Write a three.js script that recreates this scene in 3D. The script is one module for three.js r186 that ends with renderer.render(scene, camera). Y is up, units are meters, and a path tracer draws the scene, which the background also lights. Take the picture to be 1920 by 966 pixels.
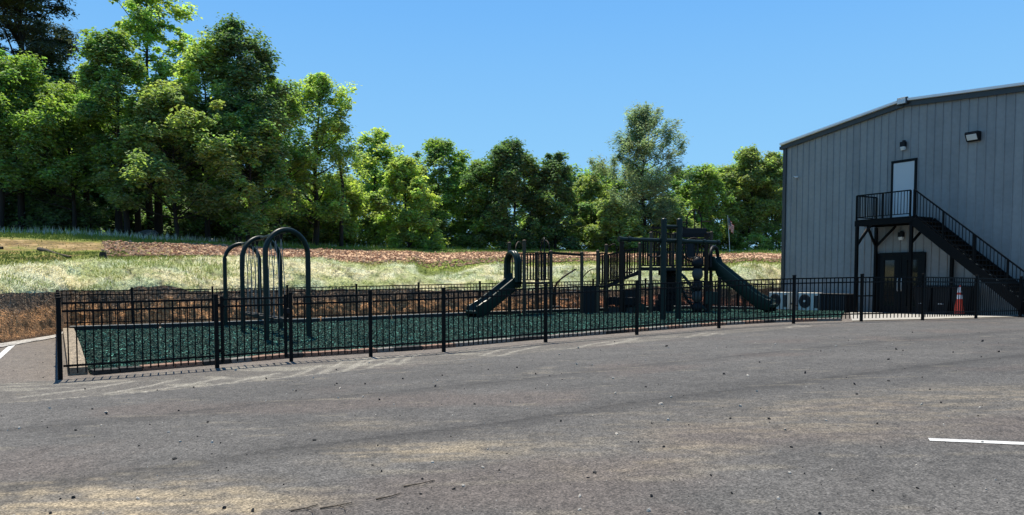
import * as THREE from 'three';
import { mergeGeometries } from 'three/addons/utils/BufferGeometryUtils.js';
import { RoundedBoxGeometry } from 'three/addons/geometries/RoundedBoxGeometry.js';

// ---------------------------------------------------------------- camera, sky, sun, exposure
const scene = new THREE.Scene();
const FOCAL = 1390, CX = 960, CY = 593, PITCH = Math.atan(68 / FOCAL), EYE = 1.57;
const camera = new THREE.PerspectiveCamera(2 * Math.atan(CY / FOCAL) * 180 / Math.PI, 1920 / (2 * CY), 0.1, 900);
camera.position.set(0, EYE, 0);
camera.rotation.x = -PITCH;
camera.setViewOffset(1920, 2 * CY, 0, 0, 1920, 966);
camera.updateProjectionMatrix();
scene.add(camera);

const renderer = new THREE.WebGLRenderer({ antialias: true });
renderer.toneMapping = THREE.LinearToneMapping;
renderer.toneMappingExposure = 1.5;
renderer.shadowMap.enabled = true;

const SUN_EL = 68 * Math.PI / 180, SUN_AZ = -24.7 * Math.PI / 180;   // azimuth from straight ahead, minus = to the left
const sunDir = new THREE.Vector3(Math.sin(SUN_AZ) * Math.cos(SUN_EL), Math.sin(SUN_EL), -Math.cos(SUN_AZ) * Math.cos(SUN_EL));
{
  const W = 512, H = 256, data = new Float32Array(W * H * 4);
  const stops = [[0, .25, .46, .65], [.12, .20, .425, .65], [.34, .122, .325, .635], [.7, .06, .19, .46], [1.57, .032, .108, .29]];
  for (let j = 0; j < H; j++) {
    const el = (j + .5) / H * Math.PI - Math.PI / 2;
    for (let i = 0; i < W; i++) {
      const e = Math.max(el, 0);
      let k = 0; while (k < stops.length - 2 && e > stops[k + 1][0]) k++;
      const a = stops[k], b = stops[k + 1], t = Math.min(1, (e - a[0]) / (b[0] - a[0]));
      for (let c = 0; c < 3; c++) data[(j * W + i) * 4 + c] = el < 0 ? [.12, .13, .115][c] : a[c + 1] + (b[c + 1] - a[c + 1]) * t;
      data[(j * W + i) * 4 + 3] = 1;
    }
  }
  const t = new THREE.DataTexture(data, W, H, THREE.RGBAFormat, THREE.FloatType);
  t.mapping = THREE.EquirectangularReflectionMapping; t.magFilter = THREE.LinearFilter; t.needsUpdate = true;
  scene.background = t; scene.environment = t;
}
const sun = new THREE.DirectionalLight(new THREE.Color(1, .92, .78), 5);
sun.position.copy(sunDir).multiplyScalar(150); sun.name = 'sun';
sun.castShadow = true; sun.shadow.mapSize.set(4096, 4096);
Object.assign(sun.shadow.camera, { left: -80, right: 80, top: 80, bottom: -80, near: 1, far: 400 });
scene.add(sun, sun.target);

// ---------------------------------------------------------------- helpers
function rng(seed) { let a = seed >>> 0; return () => { a = a + 0x6D2B79F5 | 0; let t = Math.imul(a ^ a >>> 15, 1 | a); t = t + Math.imul(t ^ t >>> 7, 61 | t) ^ t; return ((t ^ t >>> 14) >>> 0) / 4294967296; }; }
const V = (x, y, z) => new THREE.Vector3(x, y, z);
const clamp = (x, a = 0, b = 1) => Math.min(b, Math.max(a, x));
const lerp = (a, b, t) => a + (b - a) * t;
const ss = (a, b, x) => { const t = clamp((x - a) / (b - a)); return t * t * (3 - 2 * t); };
const hash2 = (x, y) => { let h = Math.imul(x | 0, 374761393) + Math.imul(y | 0, 668265263) | 0; h = Math.imul(h ^ h >>> 13, 1274126177); return ((h ^ h >>> 16) >>> 0) / 4294967296; };
function vn(x, y) { const i = Math.floor(x), j = Math.floor(y), u = x - i, v = y - j, a = u * u * (3 - 2 * u), b = v * v * (3 - 2 * v); return lerp(lerp(hash2(i, j), hash2(i + 1, j), a), lerp(hash2(i, j + 1), hash2(i + 1, j + 1), a), b); }
function fbm(x, y, o = 4) { let s = 0, a = .5, n = 0; for (let k = 0; k < o; k++) { s += a * vn(x, y); n += a; x = x * 2.03 + 17.1; y = y * 2.03 + 9.7; a *= .5; } return s / n; }
function table(t, x) { if (x <= t[0][0]) return t[0][1]; for (let k = 1; k < t.length; k++) if (x <= t[k][0]) return lerp(t[k - 1][1], t[k][1], (x - t[k - 1][0]) / (t[k][0] - t[k - 1][0])); return t[t.length - 1][1]; }
// a viewing direction, a point on it at forward distance D, and the point where it meets a surface
function ray(px, py) { const y = (CY - py) / FOCAL; return V((px - CX) / FOCAL, y * Math.cos(PITCH) - Math.sin(PITCH), -y * Math.sin(PITCH) - Math.cos(PITCH)); }
function at(px, py, D) { const r = ray(px, py); return r.multiplyScalar(D / -r.z).add(V(0, EYE, 0)); }
function onGround(px, py, fn) { const r = ray(px, py); let D = 15; for (let k = 0; k < 120; k++) D += .5 * ((EYE - fn(r.x * D / -r.z, D)) / -r.y * -r.z - D); return at(px, py, D); }

const taken = {};
function numbered(n) { const k = taken[n] = (taken[n] ?? -1) + 1; return k ? n + '_' + String(k).padStart(3, '0') : n; }
function tag(o, label, category, group, kind) { if (label) o.userData.label = label; if (category) o.userData.category = category; if (group) o.userData.group = group; if (kind) o.userData.kind = kind; return o; }
function thing(name, label, category, pos, group) { const o = new THREE.Group(); o.name = numbered(name); o.position.copy(pos); scene.add(o); return tag(o, label, category, group); }
function shade(m) { m.castShadow = m.receiveShadow = true; return m; }
function mesh(name, geo, mat, parent) { const m = shade(new THREE.Mesh(geo, mat)); m.name = parent ? name : numbered(name); (parent ?? scene).add(m); return m; }
// a part given in world coordinates under an unturned root
function part(name, geo, mat, root, owner = root) { geo.translate(-root.position.x, -root.position.y, -root.position.z); return mesh(name, geo, mat, owner); }
function plain(g) { const n = g.index ? g.toNonIndexed() : g.clone(); for (const k of Object.keys(n.attributes)) if (!['position', 'normal', 'uv'].includes(k)) n.deleteAttribute(k); return n; }
const merge = (list) => mergeGeometries(list.map(plain));
function box(x, y, z, w, h, d, r = 0) { const g = r ? new RoundedBoxGeometry(w, h, d, 2, r) : new THREE.BoxGeometry(w, h, d); g.translate(x, y, z); return g; }
function bar(a, b, w, h = w, r = 0) {   // a rectangular bar from a to b
  const d = b.clone().sub(a), L = d.length(), g = r ? new RoundedBoxGeometry(w, h, L, 2, r) : new THREE.BoxGeometry(w, h, L);
  const m = new THREE.Matrix4().lookAt(b, a, Math.abs(d.y) / L > .98 ? V(1, 0, 0) : V(0, 1, 0));
  g.applyMatrix4(m); g.translate((a.x + b.x) / 2, (a.y + b.y) / 2, (a.z + b.z) / 2); return g;
}
function tube(pts, r, seg = 24, rad = 8, tension = .5) { return new THREE.TubeGeometry(new THREE.CatmullRomCurve3(pts, false, 'catmullrom', tension), seg, r, rad, false); }
function taper(pts, r0, r1, rad = 6) {  // a tapering tube through points
  const n = pts.length, pos = [], idx = [], up = V(0, 1, 0);
  for (let i = 0; i < n; i++) {
    const d = pts[Math.min(i + 1, n - 1)].clone().sub(pts[Math.max(i - 1, 0)]).normalize();
    const s = Math.abs(d.y) > .95 ? V(1, 0, 0) : up.clone().cross(d).normalize(), t = d.clone().cross(s).normalize(); s.copy(t).cross(d);
    const r = lerp(r0, r1, i / (n - 1));
    for (let k = 0; k < rad; k++) { const a = k / rad * 6.2832; pos.push(pts[i].x + (s.x * Math.cos(a) + t.x * Math.sin(a)) * r, pts[i].y + (s.y * Math.cos(a) + t.y * Math.sin(a)) * r, pts[i].z + (s.z * Math.cos(a) + t.z * Math.sin(a)) * r); }
  }
  for (let i = 0; i < n - 1; i++) for (let k = 0; k < rad; k++) { const a = i * rad + k, b = i * rad + (k + 1) % rad, c = a + rad, e = b + rad; idx.push(a, b, c, b, e, c); }
  const g = new THREE.BufferGeometry(); g.setAttribute('position', new THREE.Float32BufferAttribute(pos, 3)); g.setAttribute('uv', new THREE.Float32BufferAttribute(new Float32Array(pos.length / 3 * 2), 2)); g.setIndex(idx); g.computeVertexNormals(); return g;
}
function sheet(nu, nv, fn, uvs = 1, colour) {  // a surface fn(u,v) -> Vector3, uv in metres on the ground, optional colour(p,u,v)
  const pos = [], uv = [], col = [], idx = [];
  for (let j = 0; j <= nv; j++) for (let i = 0; i <= nu; i++) { const p = fn(i / nu, j / nv); pos.push(p.x, p.y, p.z); uv.push(p.x * uvs, p.z * uvs); if (colour) col.push(...colour(p, i / nu, j / nv)); }
  for (let j = 0; j < nv; j++) for (let i = 0; i < nu; i++) { const a = j * (nu + 1) + i, b = a + 1, c = a + nu + 1, d = c + 1; idx.push(a, b, c, b, d, c); }
  const g = new THREE.BufferGeometry(); g.setAttribute('position', new THREE.Float32BufferAttribute(pos, 3)); g.setAttribute('uv', new THREE.Float32BufferAttribute(uv, 2));
  if (colour) g.setAttribute('color', new THREE.Float32BufferAttribute(col, 3)); g.setIndex(idx); g.computeVertexNormals(); return g;
}
// ---------------------------------------------------------------- textures
function grainTexture(size, fn, srgb = true) {   // fn(i,j,u,v) -> grey 0..1 or [r,g,b]
  const d = new Uint8Array(size * size * 4);
  for (let j = 0; j < size; j++) for (let i = 0; i < size; i++) { const v = fn(i, j, i / size, j / size), k = (j * size + i) * 4, c = Array.isArray(v) ? v : [v, v, v]; for (let n = 0; n < 3; n++) d[k + n] = clamp(c[n]) * 255; d[k + 3] = 255; }
  const t = new THREE.DataTexture(d, size, size); t.magFilter = THREE.LinearFilter; t.minFilter = THREE.LinearMipmapLinearFilter; t.generateMipmaps = true; t.wrapS = t.wrapT = THREE.RepeatWrapping; if (srgb) t.colorSpace = THREE.SRGBColorSpace; t.needsUpdate = true; return t;
}
function tileNoise(u, v, p) { const x = u * p, y = v * p, i = Math.floor(x), j = Math.floor(y), a = x - i, b = y - j, f = a * a * (3 - 2 * a), g = b * b * (3 - 2 * b), h = (m, n) => hash2(((m % p) + p) % p + p * 131, ((n % p) + p) % p); return lerp(lerp(h(i, j), h(i + 1, j), f), lerp(h(i, j + 1), h(i + 1, j + 1), f), g); }
const asphaltGrain = grainTexture(1024, (i, j, u, v) => {
  let s = .60 + .34 * (tileNoise(u, v, 340) - .5) + .34 * (tileNoise(u, v, 190) - .5) + .12 * (tileNoise(u, v, 41) - .5) + .12 * (hash2(i, j) - .5);
  const st = tileNoise(u, v, 260); if (st > .88) s += (st - .88) * 2.4; return s;
});
const asphaltBump = grainTexture(1024, (i, j, u, v) => .5 + .6 * (tileNoise(u, v, 300) - .5) + .4 * (tileNoise(u, v, 150) - .5), false);
const soilGrain = grainTexture(512, (i, j, u, v) => .72 + .3 * (tileNoise(u, v, 90) - .5) + .35 * (tileNoise(u, v, 33) - .5) + .2 * (tileNoise(u, v, 11) - .5) + .2 * (hash2(i, j) - .5));
const soilBump = grainTexture(512, (i, j, u, v) => .5 + .6 * (tileNoise(u, v, 60) - .5) + .5 * (tileNoise(u, v, 22) - .5) + .3 * (tileNoise(u, v, 8) - .5), false);
function strokeTexture(seed, n, len, dirs, tone) {
  const S = 1024, c = document.createElement('canvas'); c.width = c.height = S; const x = c.getContext('2d'), r = rng(seed);
  x.fillStyle = 'rgb(158,156,146)'; x.fillRect(0, 0, S, S);
  for (let k = 0; k < n; k++) {
    const a = dirs(r), L = len * (.4 + r()), px = r() * S, py = r() * S, g = Math.floor(tone(r)); x.strokeStyle = `rgb(${g},${g},${Math.floor(g * .96)})`; x.lineWidth = 1 + r() * 3.2;
    for (const ox of [-S, 0, S]) for (const oy of [-S, 0, S]) { const sx = px + ox, sy = py + oy; if (sx < -L || sx > S + L || sy < -L || sy > S + L) continue; x.beginPath(); x.moveTo(sx, sy); x.lineTo(sx + Math.cos(a) * L, sy + Math.sin(a) * L); x.stroke(); }
  }
  const t = new THREE.CanvasTexture(c); t.wrapS = t.wrapT = THREE.RepeatWrapping; t.colorSpace = THREE.SRGBColorSpace; return t;
}
const strawGrain = strokeTexture(5, 7000, 90, (r) => r() * 6.28, (r) => 120 + r() * 135);
const concreteGrain = grainTexture(512, (i, j, u, v) => .82 + .1 * (tileNoise(u, v, 20) - .5) + .1 * (tileNoise(u, v, 90) - .5) + .08 * (hash2(i, j) - .5));
const barkGrain = grainTexture(256, (i, j, u, v) => .7 + .5 * (tileNoise(u, v, 24) - .5) + .3 * (hash2(i, j) - .5));
const panelDust = grainTexture(256, (i, j, u, v) => .93 + .06 * (tileNoise(u, v, 6) - .5) + .05 * (tileNoise(u, v, 40) - .5));

// ---------------------------------------------------------------- materials
const lin = (r, g, b) => new THREE.Color().setRGB(r, g, b);
const std = (c, rough = .7, o = {}) => new THREE.MeshStandardMaterial({ color: Array.isArray(c) ? lin(...c) : c, roughness: rough, ...o });
const coat = (c, rough, spec) => new THREE.MeshPhysicalMaterial({ color: lin(...c), roughness: rough, specularIntensity: spec });
const M = {
  asphalt: std([1, 1, 1], .93, { vertexColors: true, map: asphaltGrain, bumpMap: asphaltBump, bumpScale: .004 }),
  soil: std([1, 1, 1], 1, { vertexColors: true, map: soilGrain, bumpMap: soilBump, bumpScale: .05 }),
  straw: std([1, 1, 1], .95, { vertexColors: true, map: strawGrain, bumpMap: strawGrain, bumpScale: .03, side: THREE.DoubleSide }),
  mulchBed: std([.012, .032, .022], .9, { map: soilGrain, bumpMap: soilBump, bumpScale: .03 }),
  fence: coat([.005, .005, .005], .5, .2),
  darkGreen: coat([.007, .017, .013], .42, .45),
  slideGreen: coat([.006, .02, .014], .34, .5),
  tan: coat([.078, .056, .036], .6, .25),
  brown: coat([.026, .017, .012], .55, .2),
  blackPlastic: coat([.009, .009, .01], .5, .4),
  greyPlastic: coat([.06, .058, .052], .65, .3),
  deckMetal: coat([.015, .014, .013], .6, .4),
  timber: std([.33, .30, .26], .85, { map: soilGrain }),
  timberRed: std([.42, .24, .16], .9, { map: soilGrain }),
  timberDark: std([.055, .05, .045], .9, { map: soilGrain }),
  concrete: std([.52, .49, .43], .9, { map: concreteGrain }),
  paint: std([.78, .78, .76], .7, { map: concreteGrain }),
  wallA: std([.285, .285, .27], .5, { map: panelDust }), wallB: std([.268, .268, .255], .5, { map: panelDust }), wallC: std([.30, .30, .283], .52, { map: panelDust }),
  trim: std([.028, .034, .036], .45),
  roof: std([.8, .8, .78], .5),
  doorWhite: std([.52, .54, .53], .5),
  doorFrame: coat([.006, .008, .009], .5, .25),
  darkGlass: new THREE.MeshPhysicalMaterial({ color: lin(.012, .014, .013), roughness: .06, metalness: 0, ior: 1.5, specularIntensity: 1 }),
  lampGlass: std([.62, .64, .62], .3),
  acShell: std([.62, .60, .52], .5), acGrille: std([.035, .036, .038], .5),
  orange: std([.72, .055, .018], .5), reflective: std([.72, .72, .72], .35), rubber: std([.02, .02, .02], .8),
  chain: std([.2, .19, .17], .4, { metalness: .6 }),
  steel: std([.55, .56, .57], .35, { metalness: .7 }),
  bark: std([.062, .05, .038], .95, { map: barkGrain }), barkGrey: std([.11, .10, .085], .95, { map: barkGrain }),
  wood: std([.20, .15, .10], .95, { map: barkGrain }),
  rock: std([.16, .155, .145], .95, { map: soilGrain }),
};
const leafMat = (r, g, b, tr = .38) => new THREE.MeshPhysicalMaterial({ color: lin(r, g, b), roughness: 1, transmission: tr, thickness: 0, vertexColors: true, side: THREE.DoubleSide, specularIntensity: .5 });
// ---------------------------------------------------------------- lie of the land: x to the right, d away from the camera (z = -d)
const lotHeight = (x, d) => .46 * ss(-8, 12, x) - .02 * Math.max(0, d - 20) * ss(2, 10, x);
const bedBack = (x, d) => .06 + .32 * ss(-14, 8, x) - .03 * Math.max(0, d - 27) * ss(7, 11, x);
const FENCE_LINE0 = [[-7.11, 11.6], [-1.38, 14.92], [5.28, 18.87], [9.53, 20.18]];
const bedHeight = (x, d) => { const b = bedBack(x, d), w = ss(5.5, .6, lineDist(FENCE_LINE0, x, d)[0]); return lerp(b, lotHeight(x, d) + .03, w); };
const ground = (x, d) => V(x, lotHeight(x, d), -d);
const BANK = [[-60, 6], [-30, 9], [-18, 12.5], [-13.6, 16.2], [-12.5, 17.9], [-12.95, 21], [-14.3, 23.9], [-9, 26.0], [-3.8, 27.9], [3, 30.2], [9, 32.2], [12, 35], [16, 40], [40, 58], [120, 90]];
const bankAt = (q) => { if (q <= -10) return 6; for (let k = 1; k < BANK.length; k++) { const [x0, d0] = BANK[k - 1], [x1, d1] = BANK[k], q1 = x1 / d1; if (q <= q1) { const t = (q * d0 - x0) / ((x1 - x0) - q * (d1 - d0)); return lerp(d0, d1, clamp(t)); } } return 90; };
const MOUND_ROW = [[-200, 506], [0, 503], [100, 496], [200, 490], [300, 487], [420, 486], [520, 488], [600, 490], [660, 499], [700, 504], [735, 498], [778, 500], [800, 513], [850, 513], [900, 503], [950, 500], [1010, 505], [1060, 500], [1120, 497], [1250, 501], [1340, 506], [1400, 495], [1470, 500], [1700, 500]];
const EDGE_ROW = [[-200, 434], [0, 438], [150, 442], [300, 451], [420, 457], [560, 463], [700, 466], [900, 469], [1100, 471], [1300, 472], [1700, 472]];
const EDGE_D = [[-300, 46], [0, 48], [300, 52], [450, 58], [600, 66], [750, 72], [900, 78], [1470, 86], [2000, 100]];
const rowHeight = (row, d) => EYE + (525 - row) / FOCAL * d;
function land(q) {   // the profile along one bearing
  const px = 960 + 1390 * q, dc = bankAt(q) + .55 + .25 * fbm(q * 40, 3), dm = dc + 5.2, df = Math.max(table(EDGE_D, px), dm + 6);
  return { px, dc, dm, df, yc: 1.22 + .3 * (fbm(q * 14 + 5, 1.5) - .5) + .16 * ss(-.53, -.5, q) * ss(-.43, -.46, q) + .12 * (fbm(q * 60, 8) - .5), ym: rowHeight(table(MOUND_ROW, px), dm), yf: rowHeight(table(EDGE_ROW, px), df) };
}
function landHeight(x, d, L = land(x / d)) {
  if (d < L.dm) { const t = clamp((d - L.dc) / (L.dm - L.dc)); return lerp(L.yc, L.ym, Math.pow(Math.sin(t * Math.PI / 2), .8)) + (.55 * (fbm(x * .55, d * .8, 3) - .5) + .16 * (fbm(x * 1.9, d * 2.2, 3) - .5) + .38 * (fbm(x * .5 + 60, d * 3.2, 3) - .5)) * Math.sin(t * Math.PI); }
  const t = (d - L.dm) / (L.df - L.dm), bump = .22 * (fbm(x * .3, d * .2, 3) - .5) * clamp(t * 4);
  return (t < 1 ? lerp(L.ym, L.yf, t) : L.yf + (d - L.df) * .012) + bump;
}
const onLand = (px, D) => { const x = (px - 960) / FOCAL * D; return V(x, landHeight(x, D), -D); };

// fence lines on the ground
const FENCE_PX = [[113, 712], [407, 690], [546, 678], [695, 669], [832, 660], [1023, 642], [1194, 628], [1348, 615.6], [1488, 607], [1615, 603], [1730, 600.5], [1830, 597.5], [1913, 595]];
const frontPosts = FENCE_PX.map(([x, y]) => onGround(x, y, lotHeight));
frontPosts.push(ground(18.2, 24.6));
const BACK = [[-13.95, 22.75], [-12.1, 23.6], [-9.9, 24.5], [-7.7, 25.4], [-5.5, 26.2], [-3.4, 27.0], [-1.2, 27.75], [1, 28.5], [3.2, 29.25], [5.4, 30], [7.6, 30.9], [9.7, 31.9], [11.6, 33.0]];

// playground bed outline: front line and back line, joined across
function alongLine(pts, t) { const L = [0]; for (let k = 1; k < pts.length; k++) L.push(L[k - 1] + Math.hypot(pts[k][0] - pts[k - 1][0], pts[k][1] - pts[k - 1][1])); const s = t * L[L.length - 1]; let k = 1; while (k < L.length - 1 && s > L[k]) k++; const u = (s - L[k - 1]) / (L[k] - L[k - 1]); return [lerp(pts[k - 1][0], pts[k][0], u), lerp(pts[k - 1][1], pts[k][1], u), L[L.length - 1]]; }
const BED_FRONT = [[-6.95, 12.2]];
for (let k = 1; k < 9; k++) { const a = frontPosts[k - 1], b = frontPosts[k + 1], l = Math.hypot(b.x - a.x, b.z - a.z), o = .55 + .1 * Math.min(k, 3); BED_FRONT.push([frontPosts[k].x - (-(b.z - a.z)) / l * o, -frontPosts[k].z + (b.x - a.x) / l * o]); }
BED_FRONT.push([9.25, 20.9]);
const BED_BACK = [[-12.95, 21.6], [-3.6, 25.9], [3, 28.3], [8.6, 30.3], [11.3, 32.2], [13.6, 30.3]];
const bedPoint = (u, v) => { const a = alongLine(BED_FRONT, u), b = alongLine(BED_BACK, u); return [lerp(a[0], b[0], v), lerp(a[1], b[1], v)]; };
const bedOutline = [...Array.from({ length: 41 }, (_, k) => alongLine(BED_FRONT, k / 40)), ...Array.from({ length: 41 }, (_, k) => alongLine(BED_BACK, 1 - k / 40))];
function inside(poly, x, y) { let c = false; for (let i = 0, j = poly.length - 1; i < poly.length; j = i++) { const [xi, yi] = poly[i], [xj, yj] = poly[j]; if ((yi > y) !== (yj > y) && x < (xj - xi) * (y - yi) / (yj - yi) + xi) c = !c; } return c; }
function lineDist(pts, x, y) { let best = 1e9, side = 0; for (let k = 1; k < pts.length; k++) { const ax = pts[k - 1][0], ay = pts[k - 1][1], dx = pts[k][0] - ax, dy = pts[k][1] - ay, t = clamp(((x - ax) * dx + (y - ay) * dy) / (dx * dx + dy * dy)), ex = x - ax - dx * t, ey = y - ay - dy * t, d = Math.hypot(ex, ey); if (d < best) { best = d; side = Math.sign(dx * ey - dy * ex); } } return [best, side]; }
const fenceLine = frontPosts.map((p) => [p.x, -p.z]);

// ---------------------------------------------------------------- parking lot
{
  const steps = (list) => { const o = []; for (const [a, b, s] of list) for (let v = a; v < b - 1e-6; v += s) o.push(v); return o; };
  const xs = [...steps([[-120, -40, 10], [-40, -16, 1.5], [-16, -8, .2], [-8, 10, .07], [10, 19, .2], [19, 40, 1.5], [40, 121, 10]])];
  const ds = [...steps([[-70, -10, 8], [-10, 3.5, 1], [3.5, 16, .07], [16, 26, .14], [26, 36, .5], [36, 121, 6]])];
  const seams = [[[0, 807], [240, 785], [480, 757], [960, 713], [1190, 687], [1635, 642], [1910, 620]], [[0, 915], [375, 865], [500, 845], [960, 790], [1185, 755], [1660, 695], [1920, 665]]].map((l) => l.map(([x, y]) => { const p = onGround(x, y, lotHeight); return [p.x, -p.z]; }));
  const lane = [[0, 757], [300, 733], [700, 691], [1000, 661], [1300, 632]].map(([x, y]) => { const p = onGround(x, y, lotHeight); return [p.x, -p.z]; });
  const arcs = [[[690, 672], [655, 690], [630, 703]], [[715, 667], [690, 679], [650, 694]], [[640, 680], [610, 697], [560, 712]], [[600, 686], [560, 702], [500, 718]], [[760, 664], [735, 676], [690, 690]], [[790, 662], [765, 672], [745, 684]], [[905, 667], [940, 655], [985, 648]], [[925, 672], [965, 659], [1010, 650]], [[1050, 661], [1110, 645], [1185, 635]], [[1065, 664], [1120, 650], [1190, 637]], [[1100, 662], [1150, 645], [1195, 634]], [[1268, 643], [1290, 632], [1325, 624]], [[1290, 644], [1312, 632], [1345, 624]], [[1300, 645], [1325, 634], [1357, 626]], [[1472, 622], [1482, 613], [1500, 610]], [[1490, 620], [1505, 612], [1515, 611], [1521, 617]], [[330, 712], [280, 724], [200, 738]], [[420, 708], [350, 722], [260, 737]], [[520, 700], [440, 716], [330, 735]], [[250, 715], [160, 730], [40, 745]]].map((l) => l.map(([x, y]) => { const p = onGround(x, y, lotHeight); return [p.x, -p.z]; }));
  const dust = [[60, 960, 1.1, .55], [330, 958, .7, .4], [740, 850, .55, .28], [860, 845, .5, .25], [690, 795, .5, .14], [1340, 610, .8, .25], [1200, 875, .5, .2], [1050, 830, .8, .14], [250, 965, .9, .4], [1500, 780, 1.4, .2], [1850, 745, 1.2, .2], [1290, 840, .4, .3]].map(([x, y, r, s]) => { const p = onGround(x, y, lotHeight); return [p.x, -p.z, r, s]; });
  const pos = [], uv = [], col = [], idx = [];
  for (const d of ds) for (const x of xs) {
    let y = lotHeight(x, d);
    const behind = d > 4 && d > bankAt(x / Math.max(d, .1)) + .35;
    if (behind) y = -1.6; else if (inside(bedOutline, x, d)) y = Math.min(y, bedHeight(x, d)) - .25;
    pos.push(x, y, -d); uv.push(x / 2.2, d / 2.2);
    let a = .098 * (1 + .5 * (fbm(x * .35, d * .5) - .5) + .36 * (fbm(x * 1.7 + 40, d * 2.6) - .5) + .22 * (fbm(x * 7, d * 9, 2) - .5)), c = [a * 1.06, a, a * .93];
    const mix = (t, k) => { for (let n = 0; n < 3; n++) c[n] = lerp(c[n], t[n], clamp(k)); };
    if (d > 3 && d < 30 && x > -16 && x < 19) {
      mix([.125, .098, .084], .55 * ss(.5, .72, fbm(x * .5 + 9, d * .8 + 3)));      // reddish clay film in patches
      for (const [k, w] of [[0, .7], [1, 1]]) { const [r, s] = lineDist(seams[k], x, d), n = fbm(x * 3, d * 3 + k * 9, 3); mix([.04, .037, .034], w * (.85 * ss(.05, .012, r) * (n > .42 ? 1 : .3) + (s < 0 ? .62 : .25) * ss(.55, .05, r + .3 * (n - .5)))); }
      const [fd, fs] = lineDist(fenceLine, x, d), [ld, lsd] = lineDist(lane, x, d);
      if (fs < 0 && lsd > 0 && x < 12) {                                            // dusty lane along the fence with wheel scrapes
        mix([.15, .135, .115], .62); const sw = fbm(x * 1.1 - d * .35, d * 3.4 + Math.sin(x * 1.4) * .8, 3); mix([.27, .25, .205], .75 * ss(.56, .66, sw) * ss(9, -3, x)); mix([.29, .265, .22], .8 * ss(.07, .02, ld) * ss(4, -2, x)); if (d > 9) for (const l of arcs) mix([.36, .335, .28], .75 * ss(.075, .02, lineDist(l, x, d)[0]));
      }
      if (fs > 0 || fd < .18) mix([.21, .175, .145], .55 + .3 * fbm(x * 3, d * 4));   // pale grit along and inside the fence
      for (const [dx, dd, r, s] of dust) { const e = Math.hypot((x - dx) * .75, (d - dd) * 1.25) / r; if (e < 1.5) { const n = fbm(x * 2.2 + d * .8, d * 11, 3) * .65 + .35 * fbm(x * 9, d * 22, 2); mix([.36, .29, .19], (s * 1.5) * ss(1.4, .2, e) * ss(.42, .66, n) + s * .35 * ss(1.3, 0, e)); } }
      { const n = fbm(x * 1.5 - d * .5, d * 9 + 50, 3); mix([.24, .21, .16], .4 * ss(.70, .80, n)); }
    }
    col.push(c[0] / .505, c[1] / .505, c[2] / .505);
  }
  const nx = xs.length; for (let j = 0; j < ds.length - 1; j++) for (let i = 0; i < nx - 1; i++) { const a = j * nx + i, b = a + 1, c = a + nx, e = c + 1; idx.push(a, b, c, b, e, c); }
  const g = new THREE.BufferGeometry(); g.setAttribute('position', new THREE.Float32BufferAttribute(pos, 3)); g.setAttribute('uv', new THREE.Float32BufferAttribute(uv, 2)); g.setAttribute('color', new THREE.Float32BufferAttribute(col, 3)); g.setIndex(idx); g.computeVertexNormals();
  tag(mesh('parking_lot', g, M.asphalt), 'dark grey asphalt parking lot with dusty patches', null, null, 'structure');

  // painted lines
  const line = (a, b, w, label) => { const p = onGround(...a, lotHeight), q = onGround(...b, lotHeight), dir = q.clone().sub(p).setY(0).normalize(), s = V(-dir.z, 0, dir.x).multiplyScalar(w / 2); const r = rng(3); const g = sheet(60, 2, (u, v) => { const c = p.clone().lerp(q, u).addScaledVector(s, (v * 2 - 1) * (1 + (v === .5 ? 0 : .12 * (r() - .5)))); c.y = lotHeight(c.x, -c.z) + .005; return c; }, 1); tag(mesh('parking_line', g, M.paint), label, 'road marking'); };
  line([1742, 825], [2300, 850], .105, 'white painted parking line on asphalt at right');
  line([27, 644], [-60, 720], .12, 'white painted parking line beside the earth bank at left');
  // pale gravel strip where the asphalt meets the bank
  const gs = sheet(90, 3, (u, v) => { const q = lerp(-1.2, -.606, u), d = bankAt(q) - 1.0 + v * 1.1 + .18 * (fbm(u * 40, v) - .5), x = q * d; return V(x, lotHeight(x, d) + .008 + .02 * fbm(x * 5, d * 5), -d); }, .8);
  tag(mesh('gravel_strip', gs, std([.68, .65, .6], .95, { map: soilGrain, bumpMap: soilBump, bumpScale: .03 })), 'pale gravel strip along foot of earth bank', null, null, 'structure');
}
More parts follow.
